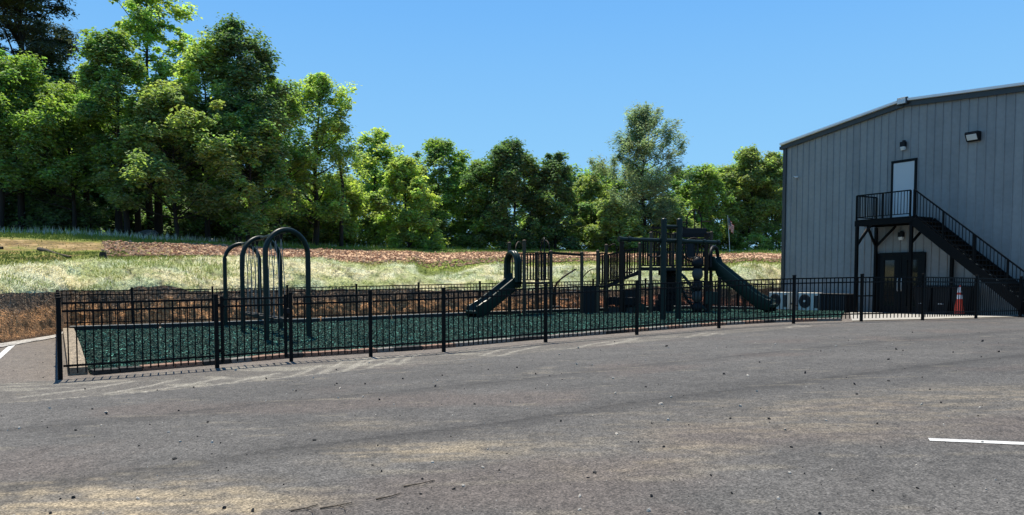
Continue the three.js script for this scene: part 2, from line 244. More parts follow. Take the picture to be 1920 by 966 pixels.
// loose stones and twigs
{
  const r = rng(77), geo = new THREE.DodecahedronGeometry(1, 0), n = 700, im = shade(new THREE.InstancedMesh(geo, std([1, 1, 1], .95), n)), m = new THREE.Matrix4(), q = new THREE.Quaternion(), c = new THREE.Color();
  for (let k = 0; k < n; k++) { const d = 4.2 + 12 * Math.pow(r(), 1.5), x = (r() * 1.5 - .75) * d, s = (.004 + .012 * Math.pow(r(), 5)) * (.7 + d * .05); q.setFromEuler(new THREE.Euler(r() * 6, r() * 6, r() * 6)); m.compose(V(x, lotHeight(x, d) + s * .4, -d), q, V(s * (1 + r()), s * .7, s)); im.setMatrixAt(k, m); const dark = r() < .6; c.setRGB(...(dark ? [.02, .02, .02] : [.42, .38, .32])); im.setColorAt(k, c); }
  im.name = 'loose_stones'; scene.add(im); tag(im, 'small loose stones scattered on the asphalt', null, null, 'stuff');
  const twigs = [[545, 960, 595, 948, 'pale forked twig on asphalt at bottom edge'], [705, 938, 752, 926, 'curved grey twig on asphalt below tan dust patch'], [757, 914, 815, 902, 'thin straight twig on asphalt right of other twigs'], [600, 955, 660, 944, 'thin crooked twig on asphalt beside the forked twig']];
  for (const [x0, y0, x1, y1, label] of twigs) { const a = onGround(x0, y0, lotHeight), b = onGround(x1, y1, lotHeight), mid = a.clone().lerp(b, .5).add(V(.02, .012, .03)); for (const p of [a, b]) p.y += .006; mid.y += .002; const parts = [taper([a, a.clone().lerp(mid, .5), mid, b], .006, .003, 5)]; if (label.includes('forked')) parts.push(taper([mid, mid.clone().add(V(.05, .002, .05)), mid.clone().add(V(.07, .003, .11))], .004, .002, 5)); const o = thing('twig', label, 'twig', a); part('stem', merge(parts), M.wood, o); }
}
// ---------------------------------------------------------------- rubber mulch bed and its edging
{
  const g = sheet(140, 50, (u, v) => { const [x, d] = bedPoint(u, v); return V(x, bedHeight(x, d) + .04 * (fbm(x * 1.5, d * 1.5, 3) - .5) - .03 * (v < .02 || v > .98 ? 1 : 0), -d); }, .7);
  tag(mesh('mulch_bed', g, M.mulchBed), 'dark green rubber mulch bed under play equipment', null, null, 'structure');
  const r = rng(12), n = 120000, geo = new THREE.BoxGeometry(1, 1, 1), im = shade(new THREE.InstancedMesh(geo, coat([1, 1, 1], .75, .25), n)), m = new THREE.Matrix4(), q = new THREE.Quaternion(), e = new THREE.Euler(), c = new THREE.Color();
  for (let k = 0; k < n; k++) { const [x, d] = bedPoint(r(), .004 + .992 * Math.pow(r(), 1.35)); e.set((r() - .5) * 1.5, r() * 6.28, (r() - .5) * 1.5); q.setFromEuler(e); const L = .03 + .05 * r(); m.compose(V(x, bedHeight(x, d) + .04 * (fbm(x * 1.5, d * 1.5, 3) - .5) + .004 + .02 * r(), -d), q, V(L, .01 + .012 * r(), .014 + .016 * r())); im.setMatrixAt(k, m); const t = .3 + 1.1 * r() * r(), w = r() < .14 ? 4 : 1; c.setRGB(.026 * t * w, .08 * t * w, .06 * t * w); im.setColorAt(k, c); }
  im.name = 'rubber_mulch'; scene.add(im); tag(im, 'dark green shredded rubber mulch pieces', null, null, 'stuff');
  // edging
  const edge = thing('playground_edging', 'low timber and block edging around green mulch bed', 'edging', V(-7, .05, -12.2));
  let t = 0, k = 0; const total = alongLine(BED_FRONT, 0)[2];
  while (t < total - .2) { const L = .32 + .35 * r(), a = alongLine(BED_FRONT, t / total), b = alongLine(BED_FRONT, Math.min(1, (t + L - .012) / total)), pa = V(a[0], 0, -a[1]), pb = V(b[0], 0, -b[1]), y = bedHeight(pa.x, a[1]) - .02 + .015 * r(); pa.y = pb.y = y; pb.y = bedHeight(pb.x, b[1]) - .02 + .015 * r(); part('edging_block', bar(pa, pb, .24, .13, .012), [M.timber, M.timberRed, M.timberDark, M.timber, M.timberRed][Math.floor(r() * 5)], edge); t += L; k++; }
  const plank = (line, n, w, h, mat, name, lift) => { for (let i = 0; i < n; i++) { const a = alongLine(line, i / n + .001), b = alongLine(line, (i + 1) / n - .001), y0 = bedHeight(a[0], a[1]), y1 = bedHeight(b[0], b[1]); part(name, bar(V(a[0], y0 + lift, -a[1]), V(b[0], y1 + lift, -b[1]), w, h, .01), mat, edge); } };
  plank([[-7.15, 12.15], [-13.05, 21.75]], 5, .28, .2, std([.42, .34, .24], .9, { map: soilGrain }), 'edging_plank', .0);
  plank(BED_BACK.slice(0, 5), 11, .09, .26, M.timberDark, 'edging_plank', .0); plank(BED_BACK.slice(0, 5), 11, .13, .03, std([.55, .52, .46], .85, { map: soilGrain }), 'edging_lit_top', .145);  // back edging: pale strip paints the sunlit top, dark timber the shaded face
}
// ---------------------------------------------------------------- earth bank, straw slope, field
{
  const qs = []; for (let q = -3.2; q < -.85; q += .06) qs.push(q); for (let q = -.85; q < .5; q += .0022) qs.push(q); for (let q = .5; q < 1.35; q += .05) qs.push(q);
  const N = qs.length - 1, Ls = qs.map(land), pick = (u) => Math.round(u * N);
  const soilC = (r, g, b) => [r / .5, g / .5, b / .5];
  const face = sheet(N, 18, (u, v) => {
    const i = pick(u), q = qs[i], L = Ls[i], db = bankAt(q), d = lerp(db, L.dc, Math.pow(v, 1.3)) + (.22 * (fbm(q * 90, v * 4, 4) - .5) + .1 * (fbm(q * 300, v * 14, 2) - .5)) * Math.sin(v * 3.1), x = q * d;
    return V(x, lerp(lotHeight(q * db, db) - .1, L.yc - .03, v), -d);
  }, 1, (p, u, v) => { const q = qs[pick(u)], n = fbm(q * 120, v * 9), n2 = fbm(q * 45, v * 3 + 4), top = ss(.62, .74, v + .28 * (n2 - .5)), red = ss(.0, .22, q); let c = [lerp(.42, .50, red), lerp(.21, .18, red), lerp(.085, .09, red)].map((z) => z * (.65 + .7 * n)); c = c.map((z, k) => lerp(z, [.15, .095, .055][k] * (.5 + .9 * n), top)); if (v < .12) c = c.map((z, k) => lerp(z, [.10, .06, .035][k], .7)); return soilC(...c); });
  { const uvA = face.attributes.uv, pa = face.attributes.position; for (let k = 0; k < uvA.count; k++) uvA.setXY(k, pa.getX(k) + pa.getZ(k) * .6, pa.getY(k)); }
  tag(mesh('earth_bank', face, M.soil), 'cut bank of brown clay under dark topsoil', null, null, 'structure');

  const strawTone = (x, d) => { const g = fbm(x * .45 + 3, d * .6), g2 = fbm(x * 2.2, d * 2.6, 3), g3 = fbm(x * 6, d * 6, 2); let c = [.78, .72, .47]; const mix = (t, k) => { c = c.map((z, n) => lerp(z, t[n], clamp(k))); }; mix([.46, .52, .22], .75 * ss(.47, .6, g)); mix([.6, .66, .5], .6 * ss(.5, .62, fbm(x * .8 + 31, d * .9))); mix([.26, .32, .08], .6 * ss(.54, .68, g2)); mix([.14, .11, .07], .6 * ss(.62, .76, g3)); const px = 960 + 1390 * x / d, L = land(x / d); mix([.17, .22, .02], .9 * ss(775, 785, px) * ss(885, 860, px) * ss(.55, .7, (d - L.dc) / (L.dm - L.dc) + .3 * (g2 - .5))); return c; };
  const straw = sheet(N, 34, (u, v) => { const i = pick(u), L = Ls[i], d = lerp(L.dc, L.dm, v), x = qs[i] * d; let y = landHeight(x, d, L); if (v === 0) y -= .05; return V(x, y + (v > 0 ? .05 * (fbm(x * 7, d * 7, 2) - .5) : 0), -d); }, .7, (p) => strawTone(p.x, -p.z).map((z) => z / .42));
  tag(mesh('straw_slope', straw, M.straw), 'rolling slope covered in pale straw matting', null, null, 'structure');

  const fieldTone = (x, d, L) => {
    const t = (d - L.dm) / (L.df - L.dm), px = L.px + 60 * (fbm(x * .5, d * .5) - .5), n = fbm(x * .8, d * .45), n2 = fbm(x * 3.1, d * 2.1, 3), tt = t + .22 * (n - .5);
    let c = [.15, .165, .018]; const mix = (k2, k) => { c = c.map((z, m) => lerp(z, k2[m], clamp(k))); };
    mix([.19, .12, .035], .75 * ss(.42, .62, n)); if (px < 430) mix([.17, .105, .032], .8 * ss(.34, .46, tt) * ss(.7, .6, tt));
    if (px > 220) mix([.50, .31, .185], .95 * ss(.10, .2, tt - .2 * ss(750, 830, px) - .16 * ss(1300, 1400, px) * 0) * ss(.86, .7, tt) * ss(220, 420, px));
    if (px < 420) mix([.36, .25, .13], .6 * ss(.36, .44, tt) * ss(.66, .56, tt) * ss(.5, .6, n2) * ss(330, 120, px));
    if (px > 760) mix([.17, .21, .018], .8 * ss(.36, .2, tt));
    mix([.15, .215, .035], .9 * ss(.72, .86, tt)); mix([.30, .36, .20], .35 * ss(.84, .95, tt));
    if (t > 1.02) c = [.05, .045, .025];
    return c.map((z) => z * (.78 + .44 * n2));
  };
  const vmap = (v) => v < .75 ? v / .75 : 1 + Math.pow((v - .75) / .25, 2) * 3.4;
  const field = sheet(N, 96, (u, v) => { const i = pick(u), L = Ls[i], d = lerp(L.dm, L.df, vmap(v)), x = qs[i] * d; return V(x, landHeight(x, d, L) + (v > 0 ? .06 * (fbm(x * 2.5, d * 2.5, 2) - .5) : 0), -d); }, .35, (p, u, v) => fieldTone(p.x, -p.z, Ls[pick(u)]).map((z) => z / .5));
  tag(mesh('field', field, M.soil), 'rough field of clay and grass rising to the woods', null, null, 'structure');

  // blades: straw wisps, grass, weeds and clods, far too many to count
  const blade = new THREE.BufferGeometry(); blade.setAttribute('position', new THREE.Float32BufferAttribute([-.5, 0, 0, .5, 0, 0, 0, 1, .15], 3)); blade.setAttribute('normal', new THREE.Float32BufferAttribute([0, -.148, .989, 0, -.148, .989, 0, -.148, .989], 3)); blade.setAttribute('uv', new THREE.Float32BufferAttribute([0, 0, 1, 0, .5, 1], 2)); blade.setIndex([0, 1, 2]);
  const bladeMat = new THREE.MeshStandardMaterial({ color: 0xffffff, roughness: 1, side: THREE.DoubleSide });
  const scatter = (name, label, n, seed, place, geo = blade, mat = bladeMat) => { const im = shade(new THREE.InstancedMesh(geo, mat, n)), r = rng(seed), m = new THREE.Matrix4(), q = new THREE.Quaternion(), e = new THREE.Euler(), c = new THREE.Color(); for (let k = 0; k < n; k++) { const o = place(r); e.set(o.tilt[0], o.tilt[1], o.tilt[2], 'YXZ'); q.setFromEuler(e); m.compose(o.p, q, o.s); im.setMatrixAt(k, m); c.setRGB(...o.c); im.setColorAt(k, c); } im.name = name; scene.add(im); tag(im, label, null, null, 'stuff'); };
  scatter('loose_straw', 'loose straw strands lying on the slope', 38000, 21, (r) => { const q = lerp(-.8, .4, r()), L = land(q), d = lerp(L.dc - .05, L.dm + .1, Math.pow(r(), 1.2)), x = q * d, len = .1 + .3 * r(), t = r(), c = strawTone(x, d).map((z) => z * (.8 + .5 * t)); return { p: V(x, landHeight(x, d, L) + .02, -d), tilt: [-1.15 - r() * .5, r() * 6.28, 0], s: V(.01 + .012 * r(), len, len), c }; });
  scatter('slope_grass', 'thin grass sprouting through the straw', 7000, 23, (r) => { let q, L, d, x; for (let k = 0; k < 12; k++) { q = lerp(-.8, .4, r()); L = land(q); d = lerp(L.dc, L.dm + 1, r()); x = q * d; if (fbm(x * .7 + 11, d * .9) > .56) break; } const h = .08 + .22 * r(); return { p: V(x, landHeight(x, d, L) - .01, -d), tilt: [(r() - .5) * .9, r() * 6.28, (r() - .5) * .9], s: V(.02, h, h), c: [.2 + .16 * r(), .28 + .1 * r(), .05] }; });
  scatter('field_grass', 'short grass on the rough field', 42000, 25, (r) => { let q, L, t, d, x; for (let k = 0; k < 8; k++) { q = lerp(-.8, .4, r()); L = land(q); t = r(); d = lerp(L.dm, L.df, t); x = q * d; const dirt = t > (L.px > 760 ? .3 : L.px > 240 ? .12 : .3) && t < .74; if (!dirt || r() < .03) break; } const h = (.04 + .09 * r()) * (t > .8 ? 2 : 1), y = r(); return { p: V(x, landHeight(x, d, L) - .01, -d), tilt: [(r() - .5) * .8, r() * 6.28, (r() - .5) * .8], s: V(.03 + .03 * t, h, h), c: [.13 + .12 * y, .18 + .09 * y, .02 + .03 * y] }; });
  scatter('edge_weeds', 'tall weeds with pale seed heads before the woods', 11000, 27, (r) => { const q = lerp(-.8, .42, Math.pow(r(), .9)), L = land(q), d = L.df + (r() * r() - .12) * 4, x = q * d, h = (.2 + .45 * r() * r()) * lerp(1.25, .85, ss(-.6, .1, q)), w = r() < .45 * ss(-.2, -.5, q) + .12; return { p: V(x, landHeight(x, d, L) - .02, -d), tilt: [(r() - .5) * .6, r() * 6.28, (r() - .5) * .6], s: V(.06, h, h), c: w ? [.6, .6, .48] : [.16 + .08 * r(), .24 + .08 * r(), .04] }; });
  scatter('clay_clods', 'small clods of turned clay on the field', 9000, 29, (r) => { const q = lerp(-.55, .4, r()), L = land(q), t = lerp(.12, .78, r()), d = lerp(L.dm, L.df, t), x = q * d, s = .03 + .08 * r() * r(); return { p: V(x, landHeight(x, d, L) + s * .2, -d), tilt: [r() * 6, r() * 6, r() * 6], s: V(s * 1.5, s, s), c: r() < .5 ? [.40, .25, .15] : [.26, .13, .07] }; }, new THREE.DodecahedronGeometry(1, 0), std([1, 1, 1], 1));
  scatter('bank_roots', 'torn roots and stones on the bank face', 2600, 31, (r) => { const q = lerp(-.75, .3, r()), L = land(q), db = bankAt(q), v = .45 + .5 * r(), d = lerp(db, L.dc, Math.pow(v, 1.3)) - .06, x = q * d, len = .05 + .25 * r() * r(); return { p: V(x, lerp(lotHeight(x, db) - .1, L.yc, v), -d), tilt: [r() * 3, r() * 6.28, r() * 3], s: V(.012, len, len), c: r() < .4 ? [.5, .45, .36] : [.14, .10, .06] }; });
}
// ---------------------------------------------------------------- metal building, in its own frame: x along the gable wall, z out of it
const WALL_TURN = Math.atan2(-.864, .504), WALL_O = V(14.94, 0, -28.3);
const onWall = (x, y, z) => V(x, y, z).applyAxisAngle(V(0, 1, 0), WALL_TURN).add(WALL_O);
const roofY = (x) => x < -.1 ? lerp(7.57, 8.32, (x + 5.55) / 5.45) : lerp(8.32, 7.87, (x + .1) / 5.65);
function wallThing(name, label, category, group) { const o = thing(name, label, category, WALL_O, group); o.rotation.y = WALL_TURN; return o; }
{
  const b = wallThing('metal_building', 'tall grey ribbed metal building with a low gable', 'building');
  // gable wall: one mesh per ribbed panel
  const r = rng(4), mats = [M.wallA, M.wallB, M.wallC, M.wallA], W = .3, n = 37;
  for (let k = 0; k < n; k++) {
    const x0 = -5.55 + k * W, x1 = x0 + W, t = .012, y0 = roofY(x0) - .12, y1 = roofY(x1) - .12, prof = [[0, 0], [.236, 0], [.252, .034], [.284, .034], [.3, 0]], pos = [], idx = [], uv = [];
    for (const [u, z] of prof) { const x = x0 + u; pos.push(x, -.2, z, x, lerp(y0, y1, u / W), z); uv.push(x * .3, 0, x * .3, 2.4); }
    for (let i = 0; i < prof.length - 1; i++) { const a = i * 2; idx.push(a, a + 2, a + 1, a + 2, a + 3, a + 1); }
    const g0 = new THREE.BufferGeometry(); g0.setAttribute('position', new THREE.Float32BufferAttribute(pos, 3)); g0.setAttribute('uv', new THREE.Float32BufferAttribute(uv, 2)); g0.setIndex(idx);
    const g = g0.toNonIndexed(); g.computeVertexNormals(); mesh('wall_panel', g, mats[Math.floor(r() * 4)], b);
  }
  const core = new THREE.Shape(); core.moveTo(-5.5, -.4); core.lineTo(5.5, -.4); core.lineTo(5.5, 7.72); core.lineTo(-.1, 8.16); core.lineTo(-5.5, 7.42); core.closePath();
  const cg = new THREE.ExtrudeGeometry(core, { depth: 24, bevelEnabled: false }); cg.translate(0, 0, -24.03); mesh('wall_core', cg, M.wallB, b);
  for (const [xa, xb] of [[-5.75, -.1], [-.1, 5.75]]) {
    const A = V(xa, roofY(clamp(xa, -5.55, 5.55)) + (xa < -5.55 ? -.03 : 0), 0), B = V(xb, roofY(clamp(xb, -5.55, 5.55)) + (xb > 5.55 ? -.015 : 0), 0), up = V(0, 1, 0), dir = B.clone().sub(A), L = dir.length(), ang = Math.atan2(dir.y, dir.x), mid = A.clone().lerp(B, .5);
    const slab = new THREE.BoxGeometry(L, .085, 24.5); slab.rotateZ(ang); slab.translate(mid.x, mid.y + .025, -12.02); mesh('roof', slab, M.roof, b);
    const rake = new THREE.BoxGeometry(L, .19, .07); rake.rotateZ(ang); rake.translate(mid.x, mid.y - .115, .085); mesh('rake_trim', rake, M.trim, b);
  }
  mesh('corner_trim', merge([box(-5.6, 3.6, .02, .16, 7.75, .1), box(-5.66, 3.6, -.12, .06, 7.75, .2)]), M.trim, b);
  mesh('corner_trim', box(5.6, 3.7, .02, .16, 8, .1), M.trim, b);
  mesh('gutter', box(-5.78, 7.42, -12, .16, .14, 24.2), M.trim, b);
  // upper door
  const d1 = mesh('upper_door', box(-.06, 4.97, .055, .84, 2.1, .03), M.doorWhite, b); d1.userData.label = 'pale upper steel door above the landing';
  mesh('door_frame', merge([box(-.52, 4.98, .06, .075, 2.2, .07), box(.40, 4.98, .06, .075, 2.2, .07), box(-.06, 6.08, .06, 1.0, .08, .075)]), M.doorFrame, d1);
  mesh('handle', merge([box(.27, 4.85, .085, .03, .03, .04), box(.22, 4.85, .11, .13, .025, .02)]), M.steel, d1);
  // double glazed door below
  const d2 = mesh('double_door', merge([box(-.98, 1.4, .07, .09, 2.4, .09), box(.82, 1.4, .07, .09, 2.4, .09), box(-.08, 2.575, .07, 1.72, .09, .09), box(-.08, 1.4, .07, .07, 2.26, .07), box(-.84, 1.4, .065, .18, 2.26, .06), box(.68, 1.4, .065, .18, 2.26, .06), box(-.23, 1.4, .065, .2, 2.26, .06), box(.07, 1.4, .065, .2, 2.26, .06), box(-.08, 2.43, .062, 1.7, .2, .055), box(-.08, .42, .062, 1.7, .3, .055)]), M.doorFrame, b); d2.userData.label = 'dark double door with glazed leaves';
  mesh('pane', box(-.54, 1.45, .05, .44, 1.78, .02), M.darkGlass, d2); mesh('pane', box(.38, 1.45, .05, .44, 1.78, .02), M.darkGlass, d2);
  for (const x of [-.16, 0]) mesh('handle', tube([V(x, 1.15, .1), V(x, 1.18, .15), V(x, 1.6, .15), V(x, 1.63, .1)], .012, 12, 6), M.steel, d2);

  // wall lamps, the ridge floodlight and a camera: all off in daylight
  const lamp = (name, label, x, y, w, h, z = .04) => { const o = wallThing(name, label, 'wall light'); mesh('housing', merge([box(x, y + h * .22, z + .07, w, h * .56, .14, .015), box(x, y + h * .55, z + .03, w * .5, h * .25, .06)]), M.blackPlastic, o); const g = box(0, 0, 0, w * .8, h * .4, .1, .012); g.rotateX(.35); g.translate(x, y - h * .2, z + .07); mesh('lens', g, M.lampGlass, o); };
  lamp('wall_lamp', 'small black wall lamp above the upper door', -.09, 6.62, .2, .34);
  lamp('wall_lamp', 'small black wall lamp under the stair landing', -.08, 3.22, .2, .32);
  { const o = wallThing('wall_pack_light', 'large black wall floodlight high on grey wall at right', 'wall light'), s = new THREE.Shape(); s.moveTo(0, .15); s.lineTo(.22, .15); s.lineTo(.24, .1); s.lineTo(.1, -.15); s.lineTo(0, -.15); s.closePath(); const g = new THREE.ExtrudeGeometry(s, { depth: .42, bevelEnabled: true, bevelSize: .01, bevelThickness: .01, bevelSegments: 1 }); g.rotateY(-Math.PI / 2); g.translate(2.68, 6.56, .04); mesh('housing', g, M.blackPlastic, o); const l = box(0, 0, 0, .34, .21, .02, .008); l.rotateX(.51); l.translate(2.47, 6.53, .225); mesh('lens', l, M.lampGlass, o); }
  { const o = wallThing('ridge_floodlight', 'square floodlight mounted at the gable peak', 'wall light'); mesh('housing', box(-.1, 8.3, .2, .4, .26, .1, .012), M.trim, o); mesh('lens', box(-.12, 8.3, .255, .33, .2, .02, .008), M.lampGlass, o); mesh('led_grid', merge([-.08, 0, .08].map((v) => box(-.12 + v, 8.3, .268, .05, .08, .008))), M.steel, o); mesh('bracket', box(-.1, 8.2, .12, .06, .1, .12), M.trim, o); }
  { const o = wallThing('security_camera', 'small white security camera near the building corner', 'camera'); mesh('body', box(-4.92, 6.03, .16, .09, .08, .2, .02), M.roof, o); mesh('mount', box(-4.92, 6.06, .05, .05, .05, .06), M.roof, o); mesh('lens', box(-4.92, 6.02, .262, .05, .05, .02, .01), M.blackPlastic, o); }

  // steel landing and stair
  const s = wallThing('steel_stair', 'black steel outside stair and landing on grey wall', 'stair'), Y = 3.86, X0 = -1.12, X1 = 1.13, Z0 = .1, Z1 = 1.4;
  mesh('landing', merge([box((X0 + X1) / 2, Y - .03, (Z0 + Z1) / 2, X1 - X0, .05, Z1 - Z0), box((X0 + X1) / 2, Y - .14, Z1 - .03, X1 - X0 + .06, .2, .06), box((X0 + X1) / 2, Y - .14, Z0 + .03, X1 - X0, .18, .06), box(X0 + .03, Y - .14, (Z0 + Z1) / 2, .06, .18, Z1 - Z0 - .13), box(X1 - .03, Y - .14, (Z0 + Z1) / 2, .06, .18, Z1 - Z0 - .13)]), M.fence, s);
  const gy = .25; for (const [x, z] of [[X0 + .05, Z1 - .05], [X0 + .05, Z0 + .06], [X1 - .05, Z1 - .05]]) mesh('leg', box(x, (gy - .1 + Y - .24) / 2, z, .1, Y - .24 - gy + .1, .1), M.fence, s);
  const run = 4.35, rise = Y - .3, sl = rise / run, stairY = (x) => Y - (x - X1) * sl;
  mesh('leg', box(X1 + .75, (.1 + stairY(X1 + .75) - .3) / 2, Z0 + .06, .1, stairY(X1 + .75) - .3, .1), M.fence, s);
  const br = (a, b) => mesh('brace', bar(a, b, .07), M.fence, s);
  br(V(X0 + .05, Y - .95, Z1 - .05), V(X0 + .62, Y - .24, Z1 - .05)); br(V(X0 + .05, Y - .95, Z1 - .09), V(X0 + .05, Y - .24, Z1 - .75));
  br(V(X0 + .05, Y - .95, Z0 + .1), V(X0 + .05, Y - .24, Z0 + .6)); br(V(X0 + .09, Y - .95, Z0 + .06), V(X0 + .85, Y - .24, Z0 + .06)); br(V(X1 - .05, Y - .95, Z1 - .09), V(X1 - .05, Y - .24, Z0 + .25));
  mesh('brace', bar(V(X0 + .05, .95, Z1 - .05), V(X0 + .05, .95, Z0 + .06), .05), M.fence, s);
  for (const z of [Z0 + .04, Z1 - .03]) mesh('stringer', bar(V(X1 - .02, Y - .15, z), V(X1 + run, .15, z), .06, .3), M.fence, s);
  const nT = 20; for (let k = 1; k < nT; k++) { const x = X1 + run * (k - .35) / nT, y = Y - rise * k / nT; mesh('tread', merge([box(x, y - .02, (Z0 + Z1) / 2, .27, .035, Z1 - Z0 - .16), box(x - .125, y - .075, (Z0 + Z1) / 2, .012, .11, Z1 - Z0 - .16)]), M.deckMetal, s); }
  // guard rails
  const rail = (name, a, b, h, posts, gap) => { const o = mesh(name, bar(a.clone().setY(a.y + h), b.clone().setY(b.y + h), .045, .045), M.fence, s), L = Math.hypot(b.x - a.x, b.z - a.z), n = Math.round(L / gap); mesh('lower_rail', bar(a.clone().setY(a.y + .09), b.clone().setY(b.y + .09), .03, .03), M.fence, o); for (let k = 0; k <= posts; k++) { const p = a.clone().lerp(b, k / posts); mesh('baluster_post', box(p.x, p.y + h / 2, p.z, .055, h, .055), M.fence, o); } const pg = new THREE.BoxGeometry(.018, h - .1, .018); for (let k = 1; k < n; k++) { const p = a.clone().lerp(b, k / n), m = mesh('baluster', pg, M.fence, o); m.position.set(p.x, p.y + .05 + h / 2, p.z); } };
  rail('guard_rail', V(X0 + .03, Y, Z1 - .03), V(X1 - .1, Y, Z1 - .03), .92, 2, .115);
  rail('guard_rail', V(X0 + .03, Y, Z0 + .05), V(X0 + .03, Y, Z1 - .03), .92, 1, .115);
  rail('stair_rail', V(X1 + .04, Y - .02, Z1 - .03), V(X1 + run - .1, .42, Z1 - .03), .95, 4, .115);

  // condensers, cabinet, carts, cone in front of the wall
  const yb = .24;
  const ac = (x, label) => { const o = wallThing('air_conditioner', label, 'air conditioner', 'outdoor air conditioning units on the wall'), w = 1.0, h = .74, z = .85, y = yb + .06; mesh('cabinet', box(x, y + h / 2, z, w, h, .34, .02), M.acShell, o); const ring = new THREE.CylinderGeometry(.29, .29, .03, 28); ring.rotateX(Math.PI / 2); ring.translate(x - .14, y + h * .52, z + .172); const fan = mesh('fan_guard', ring, M.acGrille, o); const bars = []; for (let k = 0; k < 5; k++) { const t = new THREE.TorusGeometry(.05 + .05 * k, .006, 5, 24); t.translate(x - .14, y + h * .52, z + .196); bars.push(t); } for (let k = 0; k < 6; k++) { const bb = box(0, 0, 0, .56, .01, .01); bb.rotateZ(k * Math.PI / 6); bb.translate(x - .14, y + h * .52, z + .2); bars.push(bb); } mesh('grille', merge(bars), M.greyPlastic, fan); const hub = new THREE.CylinderGeometry(.05, .05, .02, 16); hub.rotateX(Math.PI / 2); hub.translate(x - .14, y + h * .52, z + .205); mesh('hub', hub, M.acShell, fan); mesh('side_cover', box(x + .4, y + h * .5, z + .178, .16, h * .7, .02, .006), M.greyPlastic, o); mesh('foot', box(x - .33, y - .03, z, .08, .06, .4), M.acGrille, o); mesh('foot', box(x + .33, y - .03, z, .08, .06, .4), M.acGrille, o); mesh('line_set', tube([V(x + .5, y + .25, z - .05), V(x + .58, y + .25, z - .08), V(x + .62, y + .15, z - .4), V(x + .62, y + .3, .05)], .025, 14, 6), M.acGrille, o); };
  ac(-5.02, 'pale air conditioner with round fan at the building corner'); ac(-3.5, 'pale air conditioner with round fan beside black cabinet');
  { const o = wallThing('equipment_cabinet', 'low black ribbed equipment cabinet between air conditioner and stair', 'cabinet'), x = -2.25, z = .85; mesh('body', box(x, yb + .4, z, 1.18, .7, .6, .02), M.blackPlastic, o); mesh('lid', box(x, yb + .765, z, 1.24, .03, .66, .01), M.greyPlastic, o); for (let k = 0; k < 13; k++) mesh('louver', box(x - .52 + k * .087, yb + .4, z + .305, .03, .62, .02), M.acGrille, o); mesh('base', box(x, yb + .02, z, 1.1, .06, .55), M.concrete, o); }
  const cart = (x, label) => { const o = wallThing('trash_cart', label, 'trash cart', 'black trash carts under the stair'), z = .55, y = .3, s2 = new THREE.Shape(); s2.moveTo(-.23, 0); s2.lineTo(.2, 0); s2.lineTo(.3, .95); s2.lineTo(-.3, .95); s2.closePath(); const g = new THREE.ExtrudeGeometry(s2, { depth: .5, bevelEnabled: true, bevelSize: .015, bevelThickness: .015, bevelSegments: 2 }); g.translate(x, y + .03, z - .25); mesh('bin', g, M.blackPlastic, o); const lid = box(0, 0, 0, .66, .05, .62, .02); lid.rotateX(.07); lid.translate(x, y + 1.03, z + .02); mesh('lid', lid, M.blackPlastic, o); mesh('bar', box(x, y + .42, z + .285, .2, .025, .03), M.steel, o); for (const e of [-.24, .24]) { const w = new THREE.CylinderGeometry(.13, .13, .06, 18); w.rotateZ(Math.PI / 2); w.translate(x + e, y + .12, z - .24); mesh('wheel', w, M.rubber, o); } };
  cart(1.22, 'black trash cart nearest the double door'); cart(1.9, 'middle black trash cart of three under the stair'); cart(2.58, 'black trash cart behind the traffic cone');
  { const o = wallThing('traffic_cone', 'orange traffic cone with white bands by the fence', 'traffic cone'), x = 2.72, z = 1.15, y = .3, cone = (r0, r1, a, b) => { const g = new THREE.CylinderGeometry(r1, r0, b - a, 24, 1, true); g.translate(x, y + (a + b) / 2, z); return g; }, R = (h) => lerp(.17, .03, h / .98); mesh('base', box(x, y + .09, z, .42, .06, .42, .015), M.rubber, o); mesh('stand', box(x, y + .03, z, .34, .06, .34), M.rubber, o); mesh('body', merge([cone(R(0), R(.98), .1, 1.06)]), M.orange, o); for (const [a, b] of [[.52, .66], [.74, .92]]) mesh('band', cone(R(a) + .008, R(b) + .008, .1 + a, .1 + b), M.reflective, o); const tip = new THREE.SphereGeometry(.032, 12, 8); tip.translate(x, y + 1.06, z); mesh('tip', tip, M.orange, o); }
}
// concrete apron between fence and building
{
  const A = [[9.35, 20.35], [11.5, 20.95], [13.83, 22.3], [16.1, 23.6], [18.3, 24.8]], w = (x) => { const p = onWall(x, 0, .06); return [p.x, -p.z]; }, B = [[13.75, 30.15], w(-1.5), w(.5), w(2.6), w(5.5)];
  const g = sheet(60, 40, (u, v) => { const a = alongLine(A, u), b = alongLine(B, u), x = lerp(a[0], b[0], v), d = lerp(a[1], b[1], v); return V(x, lotHeight(x, d) + .02, -d); }, .5);
  tag(mesh('concrete_apron', g, M.concrete), 'pale concrete apron between fence and building door', null, null, 'structure');
}
